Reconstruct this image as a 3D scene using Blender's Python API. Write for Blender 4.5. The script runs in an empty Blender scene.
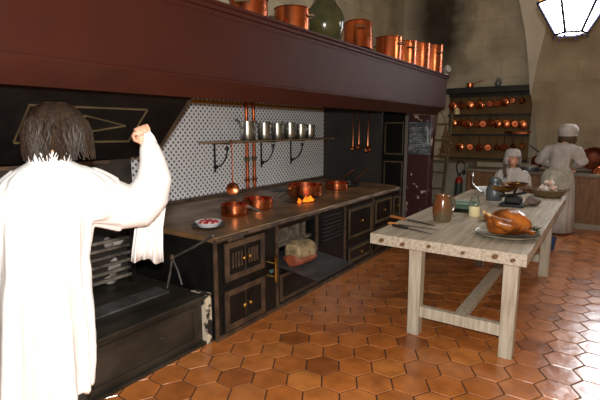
import bpy, bmesh, math, random
from mathutils import Vector as V, Matrix, noise
random.seed(7)
S = bpy.context.scene
COL = S.collection
PI = math.pi

# ------------------------------------------------------------------ camera, world, lights, exposure
FPX, CAMH = 450.0, 1.6
PITCH = math.atan(72 / FPX)
YAW = math.atan(312 / (FPX / math.cos(PITCH)))
RV = V((math.cos(YAW), math.sin(YAW), 0))
FV = V((-math.sin(YAW) * math.cos(PITCH), math.cos(YAW) * math.cos(PITCH), -math.sin(PITCH)))
UV_ = RV.cross(FV)
CP = V((0, 0, CAMH))
cam = bpy.data.cameras.new('camera'); camo = bpy.data.objects.new('camera', cam); COL.objects.link(camo)
cam.sensor_width = 36; cam.lens = 36 * FPX / 600; cam.clip_start = 0.02
camo.matrix_world = Matrix(((RV.x, UV_.x, -FV.x, CP.x), (RV.y, UV_.y, -FV.y, CP.y), (RV.z, UV_.z, -FV.z, CP.z), (0, 0, 0, 1)))
S.camera = camo

world = bpy.data.worlds.new('world'); S.world = world; world.use_nodes = True
world.node_tree.nodes['Background'].inputs[0].default_value = (0.92, 0.94, 1.0, 1)
world.node_tree.nodes['Background'].inputs[1].default_value = 0.11


def lamp(name, kind, loc, energy, color, size=0.1, rot=None):
    l = bpy.data.lights.new(name, kind); l.energy = energy; l.color = color
    if kind == 'AREA':
        l.size = size
    else:
        l.shadow_soft_size = size
    o = bpy.data.objects.new(name, l); COL.objects.link(o); o.location = loc
    if rot: o.rotation_euler = rot
    return o


lamp('camera_flash', 'POINT', CP + UV_ * 0.11 + RV * 0.02 - FV * 0.02, 430, (1.0, 0.96, 0.90), 0.03)
LANTERN = V((-0.40, 5.1, 2.455))
LANTERN_E = 18.0   # glow of the lit lantern glass
WINDOW_E = 23.0    # daylight in the window of the far wall, right of the frame
S.view_settings.view_transform = 'Standard'; S.view_settings.look = 'None'
S.view_settings.exposure = 0.0; S.view_settings.gamma = 1.0; S.view_settings.use_curve_mapping = False


# ------------------------------------------------------------------ helpers
def ray(px, py):
    return (FV * FPX + RV * (px - 300) - UV_ * (py - 200)).normalized()


def at(px, py, ax, v):
    d = ray(px, py); t = (v - CP[ax]) / d[ax]
    return CP + d * t


def atp(px, py, P, N):
    d = ray(px, py); t = (P - CP).dot(N) / d.dot(N)
    return CP + d * t


def lin(c):
    return tuple((x / 255 / 12.92) if x / 255 <= 0.04045 else ((x / 255 + 0.055) / 1.055) ** 2.4 for x in c)


MATS = {}


def mat(name, c, rough=0.6, metal=0.0, c2=None, scale=8.0, stretch=(1, 1, 1), lo=0.35, hi=0.65, bump=0.0, bscale=None,
        detail=4.0, spec=0.5, trans=0.0, emit=0.0, ior=1.45, rough2=None):
    """c, c2: sRGB 0..255 triples mixed by noise in object space"""
    m = bpy.data.materials.new(name); m.use_nodes = True
    nt = m.node_tree; b = nt.nodes['Principled BSDF']
    b.inputs['Roughness'].default_value = rough; b.inputs['Metallic'].default_value = metal
    b.inputs['Specular IOR Level'].default_value = spec; b.inputs['IOR'].default_value = ior
    b.inputs['Transmission Weight'].default_value = trans
    b.inputs['Base Color'].default_value = (*lin(c), 1)
    if c2 or bump:
        tc = nt.nodes.new('ShaderNodeTexCoord'); mp = nt.nodes.new('ShaderNodeMapping')
        mp.inputs['Scale'].default_value = stretch
        nt.links.new(tc.outputs['Object'], mp.inputs[0])
    if c2:
        n = nt.nodes.new('ShaderNodeTexNoise'); n.inputs['Scale'].default_value = scale; n.inputs['Detail'].default_value = detail
        nt.links.new(mp.outputs[0], n.inputs['Vector'])
        r = nt.nodes.new('ShaderNodeValToRGB')
        r.color_ramp.elements[0].position = lo; r.color_ramp.elements[0].color = (*lin(c), 1)
        r.color_ramp.elements[1].position = hi; r.color_ramp.elements[1].color = (*lin(c2), 1)
        nt.links.new(n.outputs['Fac'], r.inputs[0]); nt.links.new(r.outputs[0], b.inputs['Base Color'])
        if rough2 is not None:
            mr = nt.nodes.new('ShaderNodeMapRange'); mr.inputs['From Min'].default_value = lo; mr.inputs['From Max'].default_value = hi
            mr.inputs['To Min'].default_value = rough; mr.inputs['To Max'].default_value = rough2
            nt.links.new(n.outputs['Fac'], mr.inputs[0]); nt.links.new(mr.outputs[0], b.inputs['Roughness'])
    if bump:
        n2 = nt.nodes.new('ShaderNodeTexNoise'); n2.inputs['Scale'].default_value = bscale or scale; n2.inputs['Detail'].default_value = 3
        nt.links.new(mp.outputs[0], n2.inputs['Vector'])
        bp = nt.nodes.new('ShaderNodeBump'); bp.inputs['Strength'].default_value = bump; bp.inputs['Distance'].default_value = 0.01
        nt.links.new(n2.outputs['Fac'], bp.inputs['Height']); nt.links.new(bp.outputs[0], b.inputs['Normal'])
    if emit:
        b.inputs['Emission Color'].default_value = (*lin(c), 1); b.inputs['Emission Strength'].default_value = emit
    MATS[name] = m
    return m


class MB:
    def __init__(s): s.bm = bmesh.new()

    def box(s, lo, hi, M=None, bev=0.0):
        lo, hi = V(lo), V(hi)
        g = bmesh.ops.create_cube(s.bm, size=1, matrix=Matrix.Translation((lo + hi) / 2) @ Matrix.Diagonal((*(hi - lo), 1)))
        vs = g['verts']
        if bev:
            es = list({e for v in vs for e in v.link_edges})
            r = bmesh.ops.bevel(s.bm, geom=es, offset=bev, segments=2, affect='EDGES', profile=0.5)
            vs = list({v for f in r['faces'] for v in f.verts} | {v for v in vs if v.is_valid})
        if M: bmesh.ops.transform(s.bm, matrix=M, verts=vs)
        return vs

    def loft(s, secs, n=20, caps=True, closed=False, fn=None):
        rings = []
        for i, (c, A, B) in enumerate(secs):
            c, A, B = V(c), V(A), V(B); ring = []
            for k in range(n):
                a = 2 * PI * k / n; w = fn(i, a) if fn else 1.0
                ring.append(s.bm.verts.new(c + (A * math.cos(a) + B * math.sin(a)) * w))
            rings.append(ring)
        m = len(rings)
        for i in range(m if closed else m - 1):
            r0, r1 = rings[i], rings[(i + 1) % m]
            for k in range(n):
                s.bm.faces.new((r0[k], r0[(k + 1) % n], r1[(k + 1) % n], r1[k]))
        if caps and not closed:
            s.bm.faces.new(rings[0][::-1]); s.bm.faces.new(rings[-1])
        return rings

    def tube(s, pts, rad, n=10, caps=True, flat=1.0, up=None, closed=False, round_ends=False):
        pts = [V(p) for p in pts]; m = len(pts)
        if not hasattr(rad, '__len__'): rad = [rad] * m
        rad = list(rad)
        if round_ends:
            d0 = (pts[0] - pts[1]).normalized(); d1 = (pts[-1] - pts[-2]).normalized()
            r0, r1 = rad[0], rad[-1]
            pts = [pts[0] + d0 * r0 * .95, pts[0] + d0 * r0 * .6] + pts + [pts[-1] + d1 * r1 * .6, pts[-1] + d1 * r1 * .95]
            rad = [r0 * .3, r0 * .8] + rad + [r1 * .8, r1 * .3]; m = len(pts)
        secs = []; prev = None
        for i, p in enumerate(pts):
            if closed: t = pts[(i + 1) % m] - pts[i - 1]
            else: t = pts[min(i + 1, m - 1)] - pts[max(i - 1, 0)]
            t = t.normalized() if t.length > 1e-9 else V((0, 0, 1))
            if prev is None:
                u = V(up) if up else (V((0, 0, 1)) if abs(t.z) < .9 else V((1, 0, 0)))
            else: u = prev
            a = (u - t * u.dot(t))
            if a.length < 1e-6: a = t.orthogonal()
            a.normalize(); prev = a; b = t.cross(a)
            secs.append((p, a * rad[i], b * rad[i] * flat))
        return s.loft(secs, n, caps, closed)

    def cyl(s, p0, p1, r0, r1=None, n=16):
        return s.tube([p0, p1], [r0, r0 if r1 is None else r1], n)

    def lathe(s, c, prof, n=24, axis=(0, 0, 1), closed=False, fn=None, caps=False):
        """prof: list of (radius, height); radius 0 ends are closed"""
        c = V(c); ax = V(axis).normalized()
        A = V((1, 0, 0)) if abs(ax.x) < .9 else V((0, 1, 0)); A = (A - ax * A.dot(ax)).normalized(); B = ax.cross(A)
        secs = [(c + ax * h, A * max(r, 1e-4), B * max(r, 1e-4)) for r, h in prof]
        return s.loft(secs, n, caps, closed, fn)

    def ell(s, c, rx, ry, rz, M=None, n=16):
        g = bmesh.ops.create_uvsphere(s.bm, u_segments=n, v_segments=max(6, n // 2 + 2), radius=1,
                                      matrix=Matrix.Translation(V(c)) @ (M.to_4x4() if M else Matrix.Identity(4)) @ Matrix.Diagonal((rx, ry, rz, 1)))
        return g['verts']

    def prism(s, pts, off):
        """polygon pts (3D) extruded by vector off"""
        a = [s.bm.verts.new(V(p)) for p in pts]; b = [s.bm.verts.new(V(p) + V(off)) for p in pts]
        s.bm.faces.new(a[::-1]); s.bm.faces.new(b); n = len(pts)
        for k in range(n): s.bm.faces.new((a[k], a[(k + 1) % n], b[(k + 1) % n], b[k]))
        return a + b

    def frame(s, o, u, v, w, h, t, d):
        """rectangular frame of bar width t in plane u,v from corner o, depth vector d"""
        o, u, v, d = V(o), V(u), V(v), V(d)
        outer = [o, o + u * w, o + u * w + v * h, o + v * h]
        inner = [o + u * t + v * t, o + u * (w - t) + v * t, o + u * (w - t) + v * (h - t), o + u * t + v * (h - t)]
        V0 = [s.bm.verts.new(p) for p in outer + inner]; V1 = [s.bm.verts.new(p + d) for p in outer + inner]
        for k in range(4):
            j = (k + 1) % 4
            for L in (V0, V1): s.bm.faces.new((L[k], L[j], L[4 + j], L[4 + k]))
            s.bm.faces.new((V0[k], V0[j], V1[j], V1[k])); s.bm.faces.new((V0[4 + k], V0[4 + j], V1[4 + j], V1[4 + k]))

    def build(s, name, m, parent=None, smooth=True, angle=40, fuse=0, fuse_smooth=2, disp=None, bevel=0, struct=False, flat=False):
        bm = s.bm
        bmesh.ops.recalc_face_normals(bm, faces=bm.faces)
        me = bpy.data.meshes.new(name)
        if parent is not None:
            off = parent_world(parent)
            bmesh.ops.translate(bm, verts=bm.verts, vec=-off)
        bm.to_mesh(me); bm.free()
        if fuse:
            o = bpy.data.objects.new('tmp', me); COL.objects.link(o)
            r = o.modifiers.new('r', 'REMESH'); r.mode = 'VOXEL'; r.voxel_size = fuse
            if fuse_smooth:
                q = o.modifiers.new('s', 'SMOOTH'); q.factor = .5; q.iterations = fuse_smooth
            dg = bpy.context.evaluated_depsgraph_get(); dg.update()
            me2 = bpy.data.meshes.new_from_object(o.evaluated_get(dg))
            bpy.data.objects.remove(o); me = me2; me.name = name
            angle = 180
        if disp:
            ns = [v.normal.copy() for v in me.vertices]
            offp = parent_world(parent) if parent is not None else V((0, 0, 0))
            for v, nn in zip(me.vertices, ns): v.co += nn * disp(v.co + offp, nn)
            me.update()
        me.materials.clear()
        for mm in (m if isinstance(m, (list, tuple)) else [m]): me.materials.append(mm)
        if not flat:
            me.polygons.foreach_set('use_smooth', [smooth] * len(me.polygons))
            if smooth and angle < 180:
                me.set_sharp_from_angle(angle=math.radians(angle))
        o = bpy.data.objects.new(name, me); COL.objects.link(o)
        if parent is not None: o.parent = parent
        if bevel:
            b = o.modifiers.new('b', 'BEVEL'); b.width = bevel; b.segments = 2; b.limit_method = 'ANGLE'
        if struct: o['kind'] = 'structure'
        return o


def parent_world(o):
    p = V(o.location)
    while o.parent: o = o.parent; p += V(o.location)
    return p


def tag(o, label, cat, group=None):
    o['label'] = label; o['category'] = cat
    if group: o['group'] = group
    return o


def thing(name, label, cat, loc=(0, 0, 0), group=None):
    o = bpy.data.objects.new(name, None); COL.objects.link(o); o.location = loc; o.empty_display_size = .05
    return tag(o, label, cat, group)


def copy_tree(o, parent=None):
    c = o.copy(); COL.objects.link(c)
    if parent is not None: c.parent = parent
    for ch in list(o.children): copy_tree(ch, c)
    return c


def dup(o, loc, rot=None, label=None, group=None, scale=None):
    c = copy_tree(o); c.location = loc
    if rot: c.rotation_euler = rot
    if scale: c.scale = scale if hasattr(scale, '__len__') else (scale,) * 3
    if label: c['label'] = label
    if group: c['group'] = group
    return c


# ------------------------------------------------------------------ materials
COPPER = mat('copper', (232, 142, 98), .2, 1, (206, 118, 76), 9, bump=.05, bscale=30, rough2=.28)
COPPER_P = mat('deep_copper', (196, 106, 64), .22, 1, (160, 82, 48), 5, bump=.05, bscale=30, rough2=.3)
COPPER_D = mat('old_copper', (190, 104, 66), .36, 1, (140, 72, 44), 7, rough2=.48)
TIN = mat('tinned_iron', (196, 196, 186), .24, 1, (156, 154, 146), 6, rough2=.36)
IRON = mat('black_iron', (14, 14, 14), .36, .0, (26, 24, 22), 6, bump=.15, bscale=40)
IRON_H = mat('iron_handle', (116, 114, 112), .4, .6, (86, 78, 70), 12)
RUST = mat('rusty_iron', (104, 82, 64), .42, .3, (66, 54, 46), 9, rough2=.6)
COOKTOP = mat('worn_cooktop_iron', (146, 110, 74), .36, .25, (92, 74, 56), 3.2, bump=.08, bscale=14, rough2=.55)
BRASS = mat('brass', (196, 156, 78), .3, 1, (160, 120, 60), 10)
BRASS_D = mat('dull_brass_trim', (112, 94, 66), .5, .4, (86, 72, 52), 8)
HOODP = mat('oxblood_paint', (60, 28, 20), .5, 0, (54, 25, 18), 2.0, spec=.08, bump=.03, bscale=5)
HOODE = mat('oxblood_edge_paint', (70, 33, 23), .5, 0, (60, 29, 21), 3.0)
DARKWALL = mat('sooty_iron_wall', (40, 38, 36), .5, .0, (50, 46, 42), 3)
STONE = mat('limestone', (226, 218, 200), .9, 0, (204, 194, 174), 1.6, bump=.25, bscale=8, detail=8)
WOODT = mat('scrubbed_pine', (196, 186, 170), .5, 0, (158, 146, 128), 3.2, stretch=(14, .8, 14), bump=.12, bscale=4)
WOODL = mat('pale_worn_pine_legs', (190, 182, 166), .65, 0, (160, 148, 128), 4, stretch=(10, 10, .9), bump=.12, bscale=4)
WOODC = mat('brown_cupboard_wood', (140, 98, 58), .55, 0, (108, 74, 44), 4, stretch=(6, 6, .8))
WOODLAD = mat('old_ladder_wood', (96, 90, 62), .7, 0, (74, 66, 46), 6, stretch=(4, 4, .8))
WHITE = mat('white_linen', (226, 225, 224), .85, 0, (218, 217, 216), 3, bump=.08, bscale=60)
LINEN = mat('cream_linen', (196, 190, 186), .85, 0, (176, 170, 166), 4, bump=.15, bscale=26)
SKIN = mat('skin', (214, 164, 138), .55, 0, (204, 150, 124), 14)
HAIR = mat('dark_brown_hair', (22, 17, 14), .55, 0, (54, 40, 28), 60, stretch=(3, 3, .25), spec=.3)
HAIRL = mat('light_brown_hair', (92, 70, 48), .55, 0, (72, 54, 38), 40, stretch=(3, 3, .25))
GLASS = mat('clear_glass', (238, 246, 244), .03, 0, trans=1.0)
PEWTER = mat('pewter', (124, 130, 134), .42, .6, (96, 102, 106), 8)
PLATTER = mat('aged_platter_metal', (160, 154, 138), .4, .5, (130, 124, 108), 8)
CHINA = mat('white_china', (226, 228, 232), .25)
BLACK = mat('black_paint', (22, 22, 22), .5)
BREAD = mat('bread_crust', (156, 138, 104), .9, 0, (100, 84, 60), 12, bump=.6, bscale=22)


# hex floor
def floor_mat():
    m = bpy.data.materials.new('terracotta_hex_tile'); m.use_nodes = True; nt = m.node_tree; b = nt.nodes['Principled BSDF']
    g = nt.nodes.new('ShaderNodeNewGeometry'); r = nt.nodes.new('ShaderNodeValToRGB')
    els = r.color_ramp.elements
    els[0].position = 0; els[0].color = (*lin((146, 86, 44)), 1)
    els[1].position = 1; els[1].color = (*lin((200, 128, 64)), 1)
    for p, c in ((.15, (174, 104, 50)), (.55, (188, 114, 56)), (.8, (184, 116, 62))):
        e = els.new(p); e.color = (*lin(c), 1)
    nt.links.new(g.outputs['Random Per Island'], r.inputs[0])
    tc = nt.nodes.new('ShaderNodeTexCoord')
    n = nt.nodes.new('ShaderNodeTexNoise'); n.inputs['Scale'].default_value = 7; n.inputs['Detail'].default_value = 5
    nt.links.new(tc.outputs['Object'], n.inputs['Vector'])
    mx = nt.nodes.new('ShaderNodeMix'); mx.data_type = 'RGBA'; mx.blend_type = 'MULTIPLY'; mx.inputs[0].default_value = .7
    r2 = nt.nodes.new('ShaderNodeValToRGB'); r2.color_ramp.elements[0].position = .3; r2.color_ramp.elements[0].color = (.55, .5, .45, 1)
    r2.color_ramp.elements[1].position = .62; r2.color_ramp.elements[1].color = (1.1, 1.05, 1, 1)
    nt.links.new(n.outputs['Fac'], r2.inputs[0])
    nt.links.new(r.outputs[0], mx.inputs[6]); nt.links.new(r2.outputs[0], mx.inputs[7]); nt.links.new(mx.outputs[2], b.inputs['Base Color'])
    b.inputs['Roughness'].default_value = .25; b.inputs['Specular IOR Level'].default_value = 1.0
    n2 = nt.nodes.new('ShaderNodeTexNoise'); n2.inputs['Scale'].default_value = 9; n2.inputs['Detail'].default_value = 2
    nt.links.new(tc.outputs['Object'], n2.inputs['Vector'])
    bp = nt.nodes.new('ShaderNodeBump'); bp.inputs['Strength'].default_value = .35; bp.inputs['Distance'].default_value = .012
    nt.links.new(n2.outputs['Fac'], bp.inputs['Height']); nt.links.new(bp.outputs[0], b.inputs['Normal'])
    return m


def tile_mat():
    m = bpy.data.materials.new('blue_dotted_wall_tile'); m.use_nodes = True; nt = m.node_tree; b = nt.nodes['Principled BSDF']
    b.inputs['Roughness'].default_value = .3
    tc = nt.nodes.new('ShaderNodeTexCoord'); sp = nt.nodes.new('ShaderNodeSeparateXYZ'); nt.links.new(tc.outputs['Object'], sp.inputs[0])

    def mth(op, a, c=None):
        n = nt.nodes.new('ShaderNodeMath'); n.operation = op
        for i, x in enumerate((a, c)):
            if x is None: continue
            if isinstance(x, (int, float)): n.inputs[i].default_value = x
            else: nt.links.new(x, n.inputs[i])
        return n.outputs[0]
    P = .066
    u = mth('MULTIPLY', sp.outputs['Y'], 1 / P); v = mth('MULTIPLY', sp.outputs['Z'], 1 / P)
    a = mth('SUBTRACT', mth('FRACT', mth('ADD', u, v)), .5); c = mth('SUBTRACT', mth('FRACT', mth('SUBTRACT', u, v)), .5)
    d = mth('SQRT', mth('ADD', mth('MULTIPLY', a, a), mth('MULTIPLY', c, c)))
    cr = nt.nodes.new('ShaderNodeValToRGB'); nt.links.new(d, cr.inputs[0])
    e = cr.color_ramp.elements
    e[0].position = .0; e[0].color = (*lin((70, 84, 120)), 1); e[1].position = .36; e[1].color = (*lin((240, 240, 240)), 1)
    x = e.new(.22); x.color = (*lin((76, 88, 124)), 1)
    gu = mth('LESS_THAN', mth('FRACT', mth('MULTIPLY', u, .5)), .03); gv = mth('LESS_THAN', mth('FRACT', mth('MULTIPLY', v, .5)), .03)
    gm = mth('MULTIPLY', mth('MAXIMUM', gu, gv), .4)
    mx = nt.nodes.new('ShaderNodeMix'); mx.data_type = 'RGBA'; nt.links.new(gm, mx.inputs[0]); nt.links.new(cr.outputs[0], mx.inputs[6])
    mx.inputs[7].default_value = (*lin((150, 150, 150)), 1); nt.links.new(mx.outputs[2], b.inputs['Base Color'])
    return m


def ashlar_mat(name, c1, c2, mortar, bw, bh, soot=False):
    m = bpy.data.materials.new(name); m.use_nodes = True; nt = m.node_tree; b = nt.nodes['Principled BSDF']
    b.inputs['Roughness'].default_value = .9; b.inputs['Specular IOR Level'].default_value = .2
    tc = nt.nodes.new('ShaderNodeTexCoord'); sp = nt.nodes.new('ShaderNodeSeparateXYZ'); cb = nt.nodes.new('ShaderNodeCombineXYZ')
    nt.links.new(tc.outputs['Object'], sp.inputs[0])
    ad = nt.nodes.new('ShaderNodeMath'); ad.operation = 'ADD'
    nt.links.new(sp.outputs['X'], ad.inputs[0]); nt.links.new(sp.outputs['Y'], ad.inputs[1])
    nt.links.new(ad.outputs[0], cb.inputs[0]); nt.links.new(sp.outputs['Z'], cb.inputs[1])
    br = nt.nodes.new('ShaderNodeTexBrick'); nt.links.new(cb.outputs[0], br.inputs['Vector'])
    br.inputs['Color1'].default_value = (*lin(c1), 1); br.inputs['Color2'].default_value = (*lin(c2), 1); br.inputs['Mortar'].default_value = (*lin(mortar), 1)
    br.inputs['Scale'].default_value = 1; br.inputs['Brick Width'].default_value = bw; br.inputs['Row Height'].default_value = bh
    br.inputs['Mortar Size'].default_value = .008; br.inputs['Mortar Smooth'].default_value = .6
    n = nt.nodes.new('ShaderNodeTexNoise'); n.inputs['Scale'].default_value = 2.2; n.inputs['Detail'].default_value = 8
    nt.links.new(tc.outputs['Object'], n.inputs['Vector'])
    r2 = nt.nodes.new('ShaderNodeValToRGB'); r2.color_ramp.elements[0].position = .3; r2.color_ramp.elements[0].color = (.6, .57, .52, 1)
    r2.color_ramp.elements[1].position = .65; r2.color_ramp.elements[1].color = (1.05, 1.03, 1, 1)
    nt.links.new(n.outputs['Fac'], r2.inputs[0])
    mx = nt.nodes.new('ShaderNodeMix'); mx.data_type = 'RGBA'; mx.blend_type = 'MULTIPLY'; mx.inputs[0].default_value = .8
    nt.links.new(br.outputs[0], mx.inputs[6]); nt.links.new(r2.outputs[0], mx.inputs[7])
    out = mx.outputs[2]
    if soot:   # an old soot stain above the hood's far end
        mp = nt.nodes.new('ShaderNodeMapping'); mp.vector_type = 'POINT'
        mp.inputs['Location'].default_value = (2.95, 0, -3.7); mp.inputs['Scale'].default_value = (1.1, 0, .5)
        nz = nt.nodes.new('ShaderNodeVectorMath'); nz.operation = 'ADD'
        sc = nt.nodes.new('ShaderNodeVectorMath'); sc.operation = 'SCALE'; sc.inputs['Scale'].default_value = .55
        sb = nt.nodes.new('ShaderNodeVectorMath'); sb.operation = 'SUBTRACT'; sb.inputs[1].default_value = (.5, .5, .5)
        nt.links.new(n.outputs['Color'], sb.inputs[0]); nt.links.new(sb.outputs[0], sc.inputs[0])
        mp.inputs['Location'].default_value = (3.3, 0, -3.75 * .5)
        nt.links.new(tc.outputs['Object'], nz.inputs[0]); nt.links.new(sc.outputs[0], nz.inputs[1]); nt.links.new(nz.outputs[0], mp.inputs[0])
        ln = nt.nodes.new('ShaderNodeVectorMath'); ln.operation = 'LENGTH'; nt.links.new(mp.outputs[0], ln.inputs[0])
        rr = nt.nodes.new('ShaderNodeValToRGB'); rr.color_ramp.elements[0].position = .28; rr.color_ramp.elements[0].color = (.14, .14, .14, 1)
        rr.color_ramp.elements[1].position = .8; rr.color_ramp.elements[1].color = (1, 1, 1, 1)
        nt.links.new(ln.outputs['Value'], rr.inputs[0])
        m2 = nt.nodes.new('ShaderNodeMix'); m2.data_type = 'RGBA'; m2.blend_type = 'MULTIPLY'; m2.inputs[0].default_value = 1
        nt.links.new(out, m2.inputs[6]); nt.links.new(rr.outputs[0], m2.inputs[7]); out = m2.outputs[2]
    nt.links.new(out, b.inputs['Base Color'])
    bp = nt.nodes.new('ShaderNodeBump'); bp.inputs['Strength'].default_value = .3; bp.inputs['Distance'].default_value = .02
    nt.links.new(n.outputs['Fac'], bp.inputs['Height']); nt.links.new(bp.outputs[0], b.inputs['Normal'])
    return m


FLOORM = floor_mat(); TILEM = tile_mat()
GROUT = mat('dark_grout', (66, 44, 32), .9, 0, (50, 34, 26), 5)
WALLM = ashlar_mat('limestone_ashlar', (200, 190, 166), (188, 178, 156), (170, 160, 140), .75, .36)
FARM = ashlar_mat('sooted_limestone', (192, 182, 160), (182, 172, 152), (170, 160, 140), .75, .36, soot=True)
PIERM = ashlar_mat('brown_limestone', (172, 157, 132), (165, 150, 125), (158, 143, 118), .7, .34)

# ------------------------------------------------------------------ setting
XW = -3.75            # tiled wall behind the range
YF = 9.1              # far wall
XR = 2.6
# floor: terracotta hexagons over a grout bed
b = MB(); P = .223; R = P / math.sqrt(3); rng = random.Random(3)
i0 = 0
nx = int(7.2 / (1.5 * R)) + 2
for i in range(nx):
    x = -4.0 + i * 1.5 * R
    for j in range(-8, 44):
        y = .107 + j * P + (P / 2 if i % 2 else 0)
        if y < -1.6 or y > YF + .1 or x > XR: continue
        tx, ty, dz = rng.uniform(-.006, .006), rng.uniform(-.006, .006), rng.uniform(-.0012, .0004)
        top = []; out = []
        for k in range(6):
            a = k * PI / 3
            r1 = R - .0075; r0 = R - .0032
            cx, sy = math.cos(a), math.sin(a)
            top.append(b.bm.verts.new((x + r1 * cx, y + r1 * sy, dz + tx * r1 * cx + ty * r1 * sy)))
            out.append(b.bm.verts.new((x + r0 * cx, y + r0 * sy, -.006)))
        b.bm.faces.new(top)
        for k in range(6): b.bm.faces.new((out[k], out[(k + 1) % 6], top[(k + 1) % 6], top[k]))
nb = len(b.bm.faces)
vs = b.box((-4.2, -1.8, -.1), (XR + .2, YF + .3, -.004))
fl = b.build('floor', [FLOORM, GROUT], None, smooth=False, struct=True)
for pi_, pl in enumerate(fl.data.polygons):
    c = pl.center
    if len(pl.vertices) == 4 and (pl.area > .5): pl.material_index = 1

# left wall: stone, with tiled panel behind the range
b = MB(); b.box((XW - .3, -1.8, 0), (XW, YF + .3, 4.6)); wl = b.build('wall_left', WALLM, None, smooth=False, struct=True)
b = MB(); b.box((XW, 2.2, .8), (XW + .012, 6.12, 1.97)); b.build('tile_panel', TILEM, wl, smooth=False)
b = MB(); b.box((XW, 2.2, 1.87), (XW + .02, 6.12, 1.905))
b.build('tile_border', mat('ochre_border_tile', (200, 150, 50), .4, 0, (160, 106, 40), 30), wl, smooth=False)
# far wall with the recess for the rack, and the pier to its right
b = MB(); b.box((XW, YF + .2, 0), (-.6, YF + .5, 4.6)); b.build('wall_far', FARM, None, smooth=False, struct=True)
YP = 8.95
edge = [(531, 400), (531, 95), (538, 60), (545, 33), (548, 0), (549, -40)]
pl = [at(x, y, 1, YP) for x, y in edge]; pl[0].z = 0
WX0, WX1, WZ0, WZ1 = -.1, .72, 1.95, 3.95
pl[-1].z = min(pl[-1].z, 4.5)
b = MB(); b.prism(pl + [V((-.7, YP, 4.6)), V((WX0, YP, 4.6)), V((WX0, YP, 0))], (0, .55, 0))
b.box((WX0, YP, 0), (WX1, YP + .55, WZ0)); b.box((WX0, YP, WZ1), (WX1, YP + .55, 4.6)); b.box((WX1, YP, 0), (XR, YP + .55, 4.6))
b.build('wall_pier', PIERM, None, smooth=False, struct=True)
LEAD = mat('window_lead', (60, 58, 56), .5, .5)
b = MB(); b.frame((WX0, YP + .33, WZ0), (1, 0, 0), (0, 0, 1), WX1 - WX0, WZ1 - WZ0, .05, (0, .06, 0))
for k in range(1, 3): b.box((WX0 + (WX1 - WX0) * k / 3 - .015, YP + .335, WZ0), (WX0 + (WX1 - WX0) * k / 3 + .015, YP + .375, WZ1))
for k in range(1, 5): b.box((WX0, YP + .34, WZ0 + (WZ1 - WZ0) * k / 5 - .012), (WX1, YP + .37, WZ0 + (WZ1 - WZ0) * k / 5 + .012))
wn = b.build('window_1', LEAD, None, smooth=False, struct=True)
b = MB(); b.box((WX0 + .02, YP + .352, WZ0 + .02), (WX1 - .02, YP + .358, WZ1 - .02))
b.build('pane', mat('daylit_frosted_glass', (246, 249, 255), .4, emit=WINDOW_E), wn, smooth=False)
# flaring vault springer between recess and pier
le = [at(x, y, 1, YP + .06) for x, y in ((530, 95), (528, 60), (525, 30), (519, 0), (508, -40))]
re = [at(x, y, 1, YP) for x, y in ((531, 95), (538, 60), (545, 33), (548, 0), (549, -40))]
b = MB()
A = [b.bm.verts.new(p) for p in le]; B = [b.bm.verts.new(p) for p in re]
A2 = [b.bm.verts.new(p + V((.3, .3, 0))) for p in le]; B2 = [b.bm.verts.new(p + V((.3, .3, 0))) for p in re]
for k in range(4):
    b.bm.faces.new((A[k], A[k + 1], B[k + 1], B[k])); b.bm.faces.new((A2[k], A2[k + 1], B2[k + 1], B2[k]))
    b.bm.faces.new((A[k], A[k + 1], A2[k + 1], A2[k])); b.bm.faces.new((B[k], B[k + 1], B2[k + 1], B2[k]))
b.bm.faces.new((A[0], B[0], B2[0], A2[0])); b.bm.faces.new((A[-1], B[-1], B2[-1], A2[-1]))
b.build('trim_1', STONE, None, struct=True)
# barrel vault ceiling
b = MB(); secs = []
cx = (XW + XR) / 2; hw = (XR - XW) / 2; pts = []
for k in range(25):
    a = PI * k / 24; pts.append((cx - hw * math.cos(a), 4.55 + 1.3 * math.sin(a)))
r0 = [b.bm.verts.new((x, -1.8, z)) for x, z in pts]; r1 = [b.bm.verts.new((x, YF + .5, z)) for x, z in pts]
for k in range(24): b.bm.faces.new((r0[k], r0[k + 1], r1[k + 1], r1[k]))
b.build('ceiling', WALLM, None, struct=True)
b = MB(); b.box((XR, -1.8, 0), (XR + .3, YF + .3, 4.6)); b.build('wall_right', WALLM, None, smooth=False, struct=True)
# end partition of dark iron beside the range
YE = 6.12
b = MB(); b.box((XW, YE, 0), (-2.76, YE + .06, 1.97))
b.build('wall_alcove', DARKWALL, None, smooth=False, struct=True)

# ------------------------------------------------------------------ the range hood
ZB, XF, XB = 1.785, -2.0, -2.15
HY0, HY1 = -1.5, 6.62
hood = thing('range_hood', 'long oxblood red kitchen hood beam running above the black range', 'hood', (XF, 2.5, ZB))
b = MB(); b.prism([(XF, HY0, 1.885), (XF, HY0, 2.30), (XF - .1, HY0, 2.30), (XF - .1, HY0, 1.885)], (0, HY1 - HY0, 0)); b.build('front_board', HOODP, hood, smooth=False)
b = MB(); b.prism([(XF, HY0, 1.885), (XF - .1, HY0, 1.885), (XB - .05, HY0, ZB + .02), (XB, HY0, ZB)], (0, HY1 - HY0, 0)); b.build('lower_moulding', HOODE, hood, smooth=False)
b = MB()
prof = [(XF - .1, 2.26), (XF + .004, 2.26), (XF + .006, 2.285), (XF + .02, 2.29), (XF + .022, 2.31), (XF + .035, 2.32), (XF + .036, 2.335), (XF - .1, 2.345)]
b.prism([(x, HY0, z) for x, z in prof], (0, HY1 + .03 - HY0, 0)); b.build('cornice', HOODP, hood, smooth=False)
b = MB(); b.box((XF + .001, HY0, 1.90), (XF + .008, HY1, 1.906)); b.build('bead', HOODP, hood, smooth=False)
b = MB(); b.box((XW, HY0, 2.30), (XF - .09, HY1, 2.345)); b.build('top_shelf', HOODP, hood, smooth=False)
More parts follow.
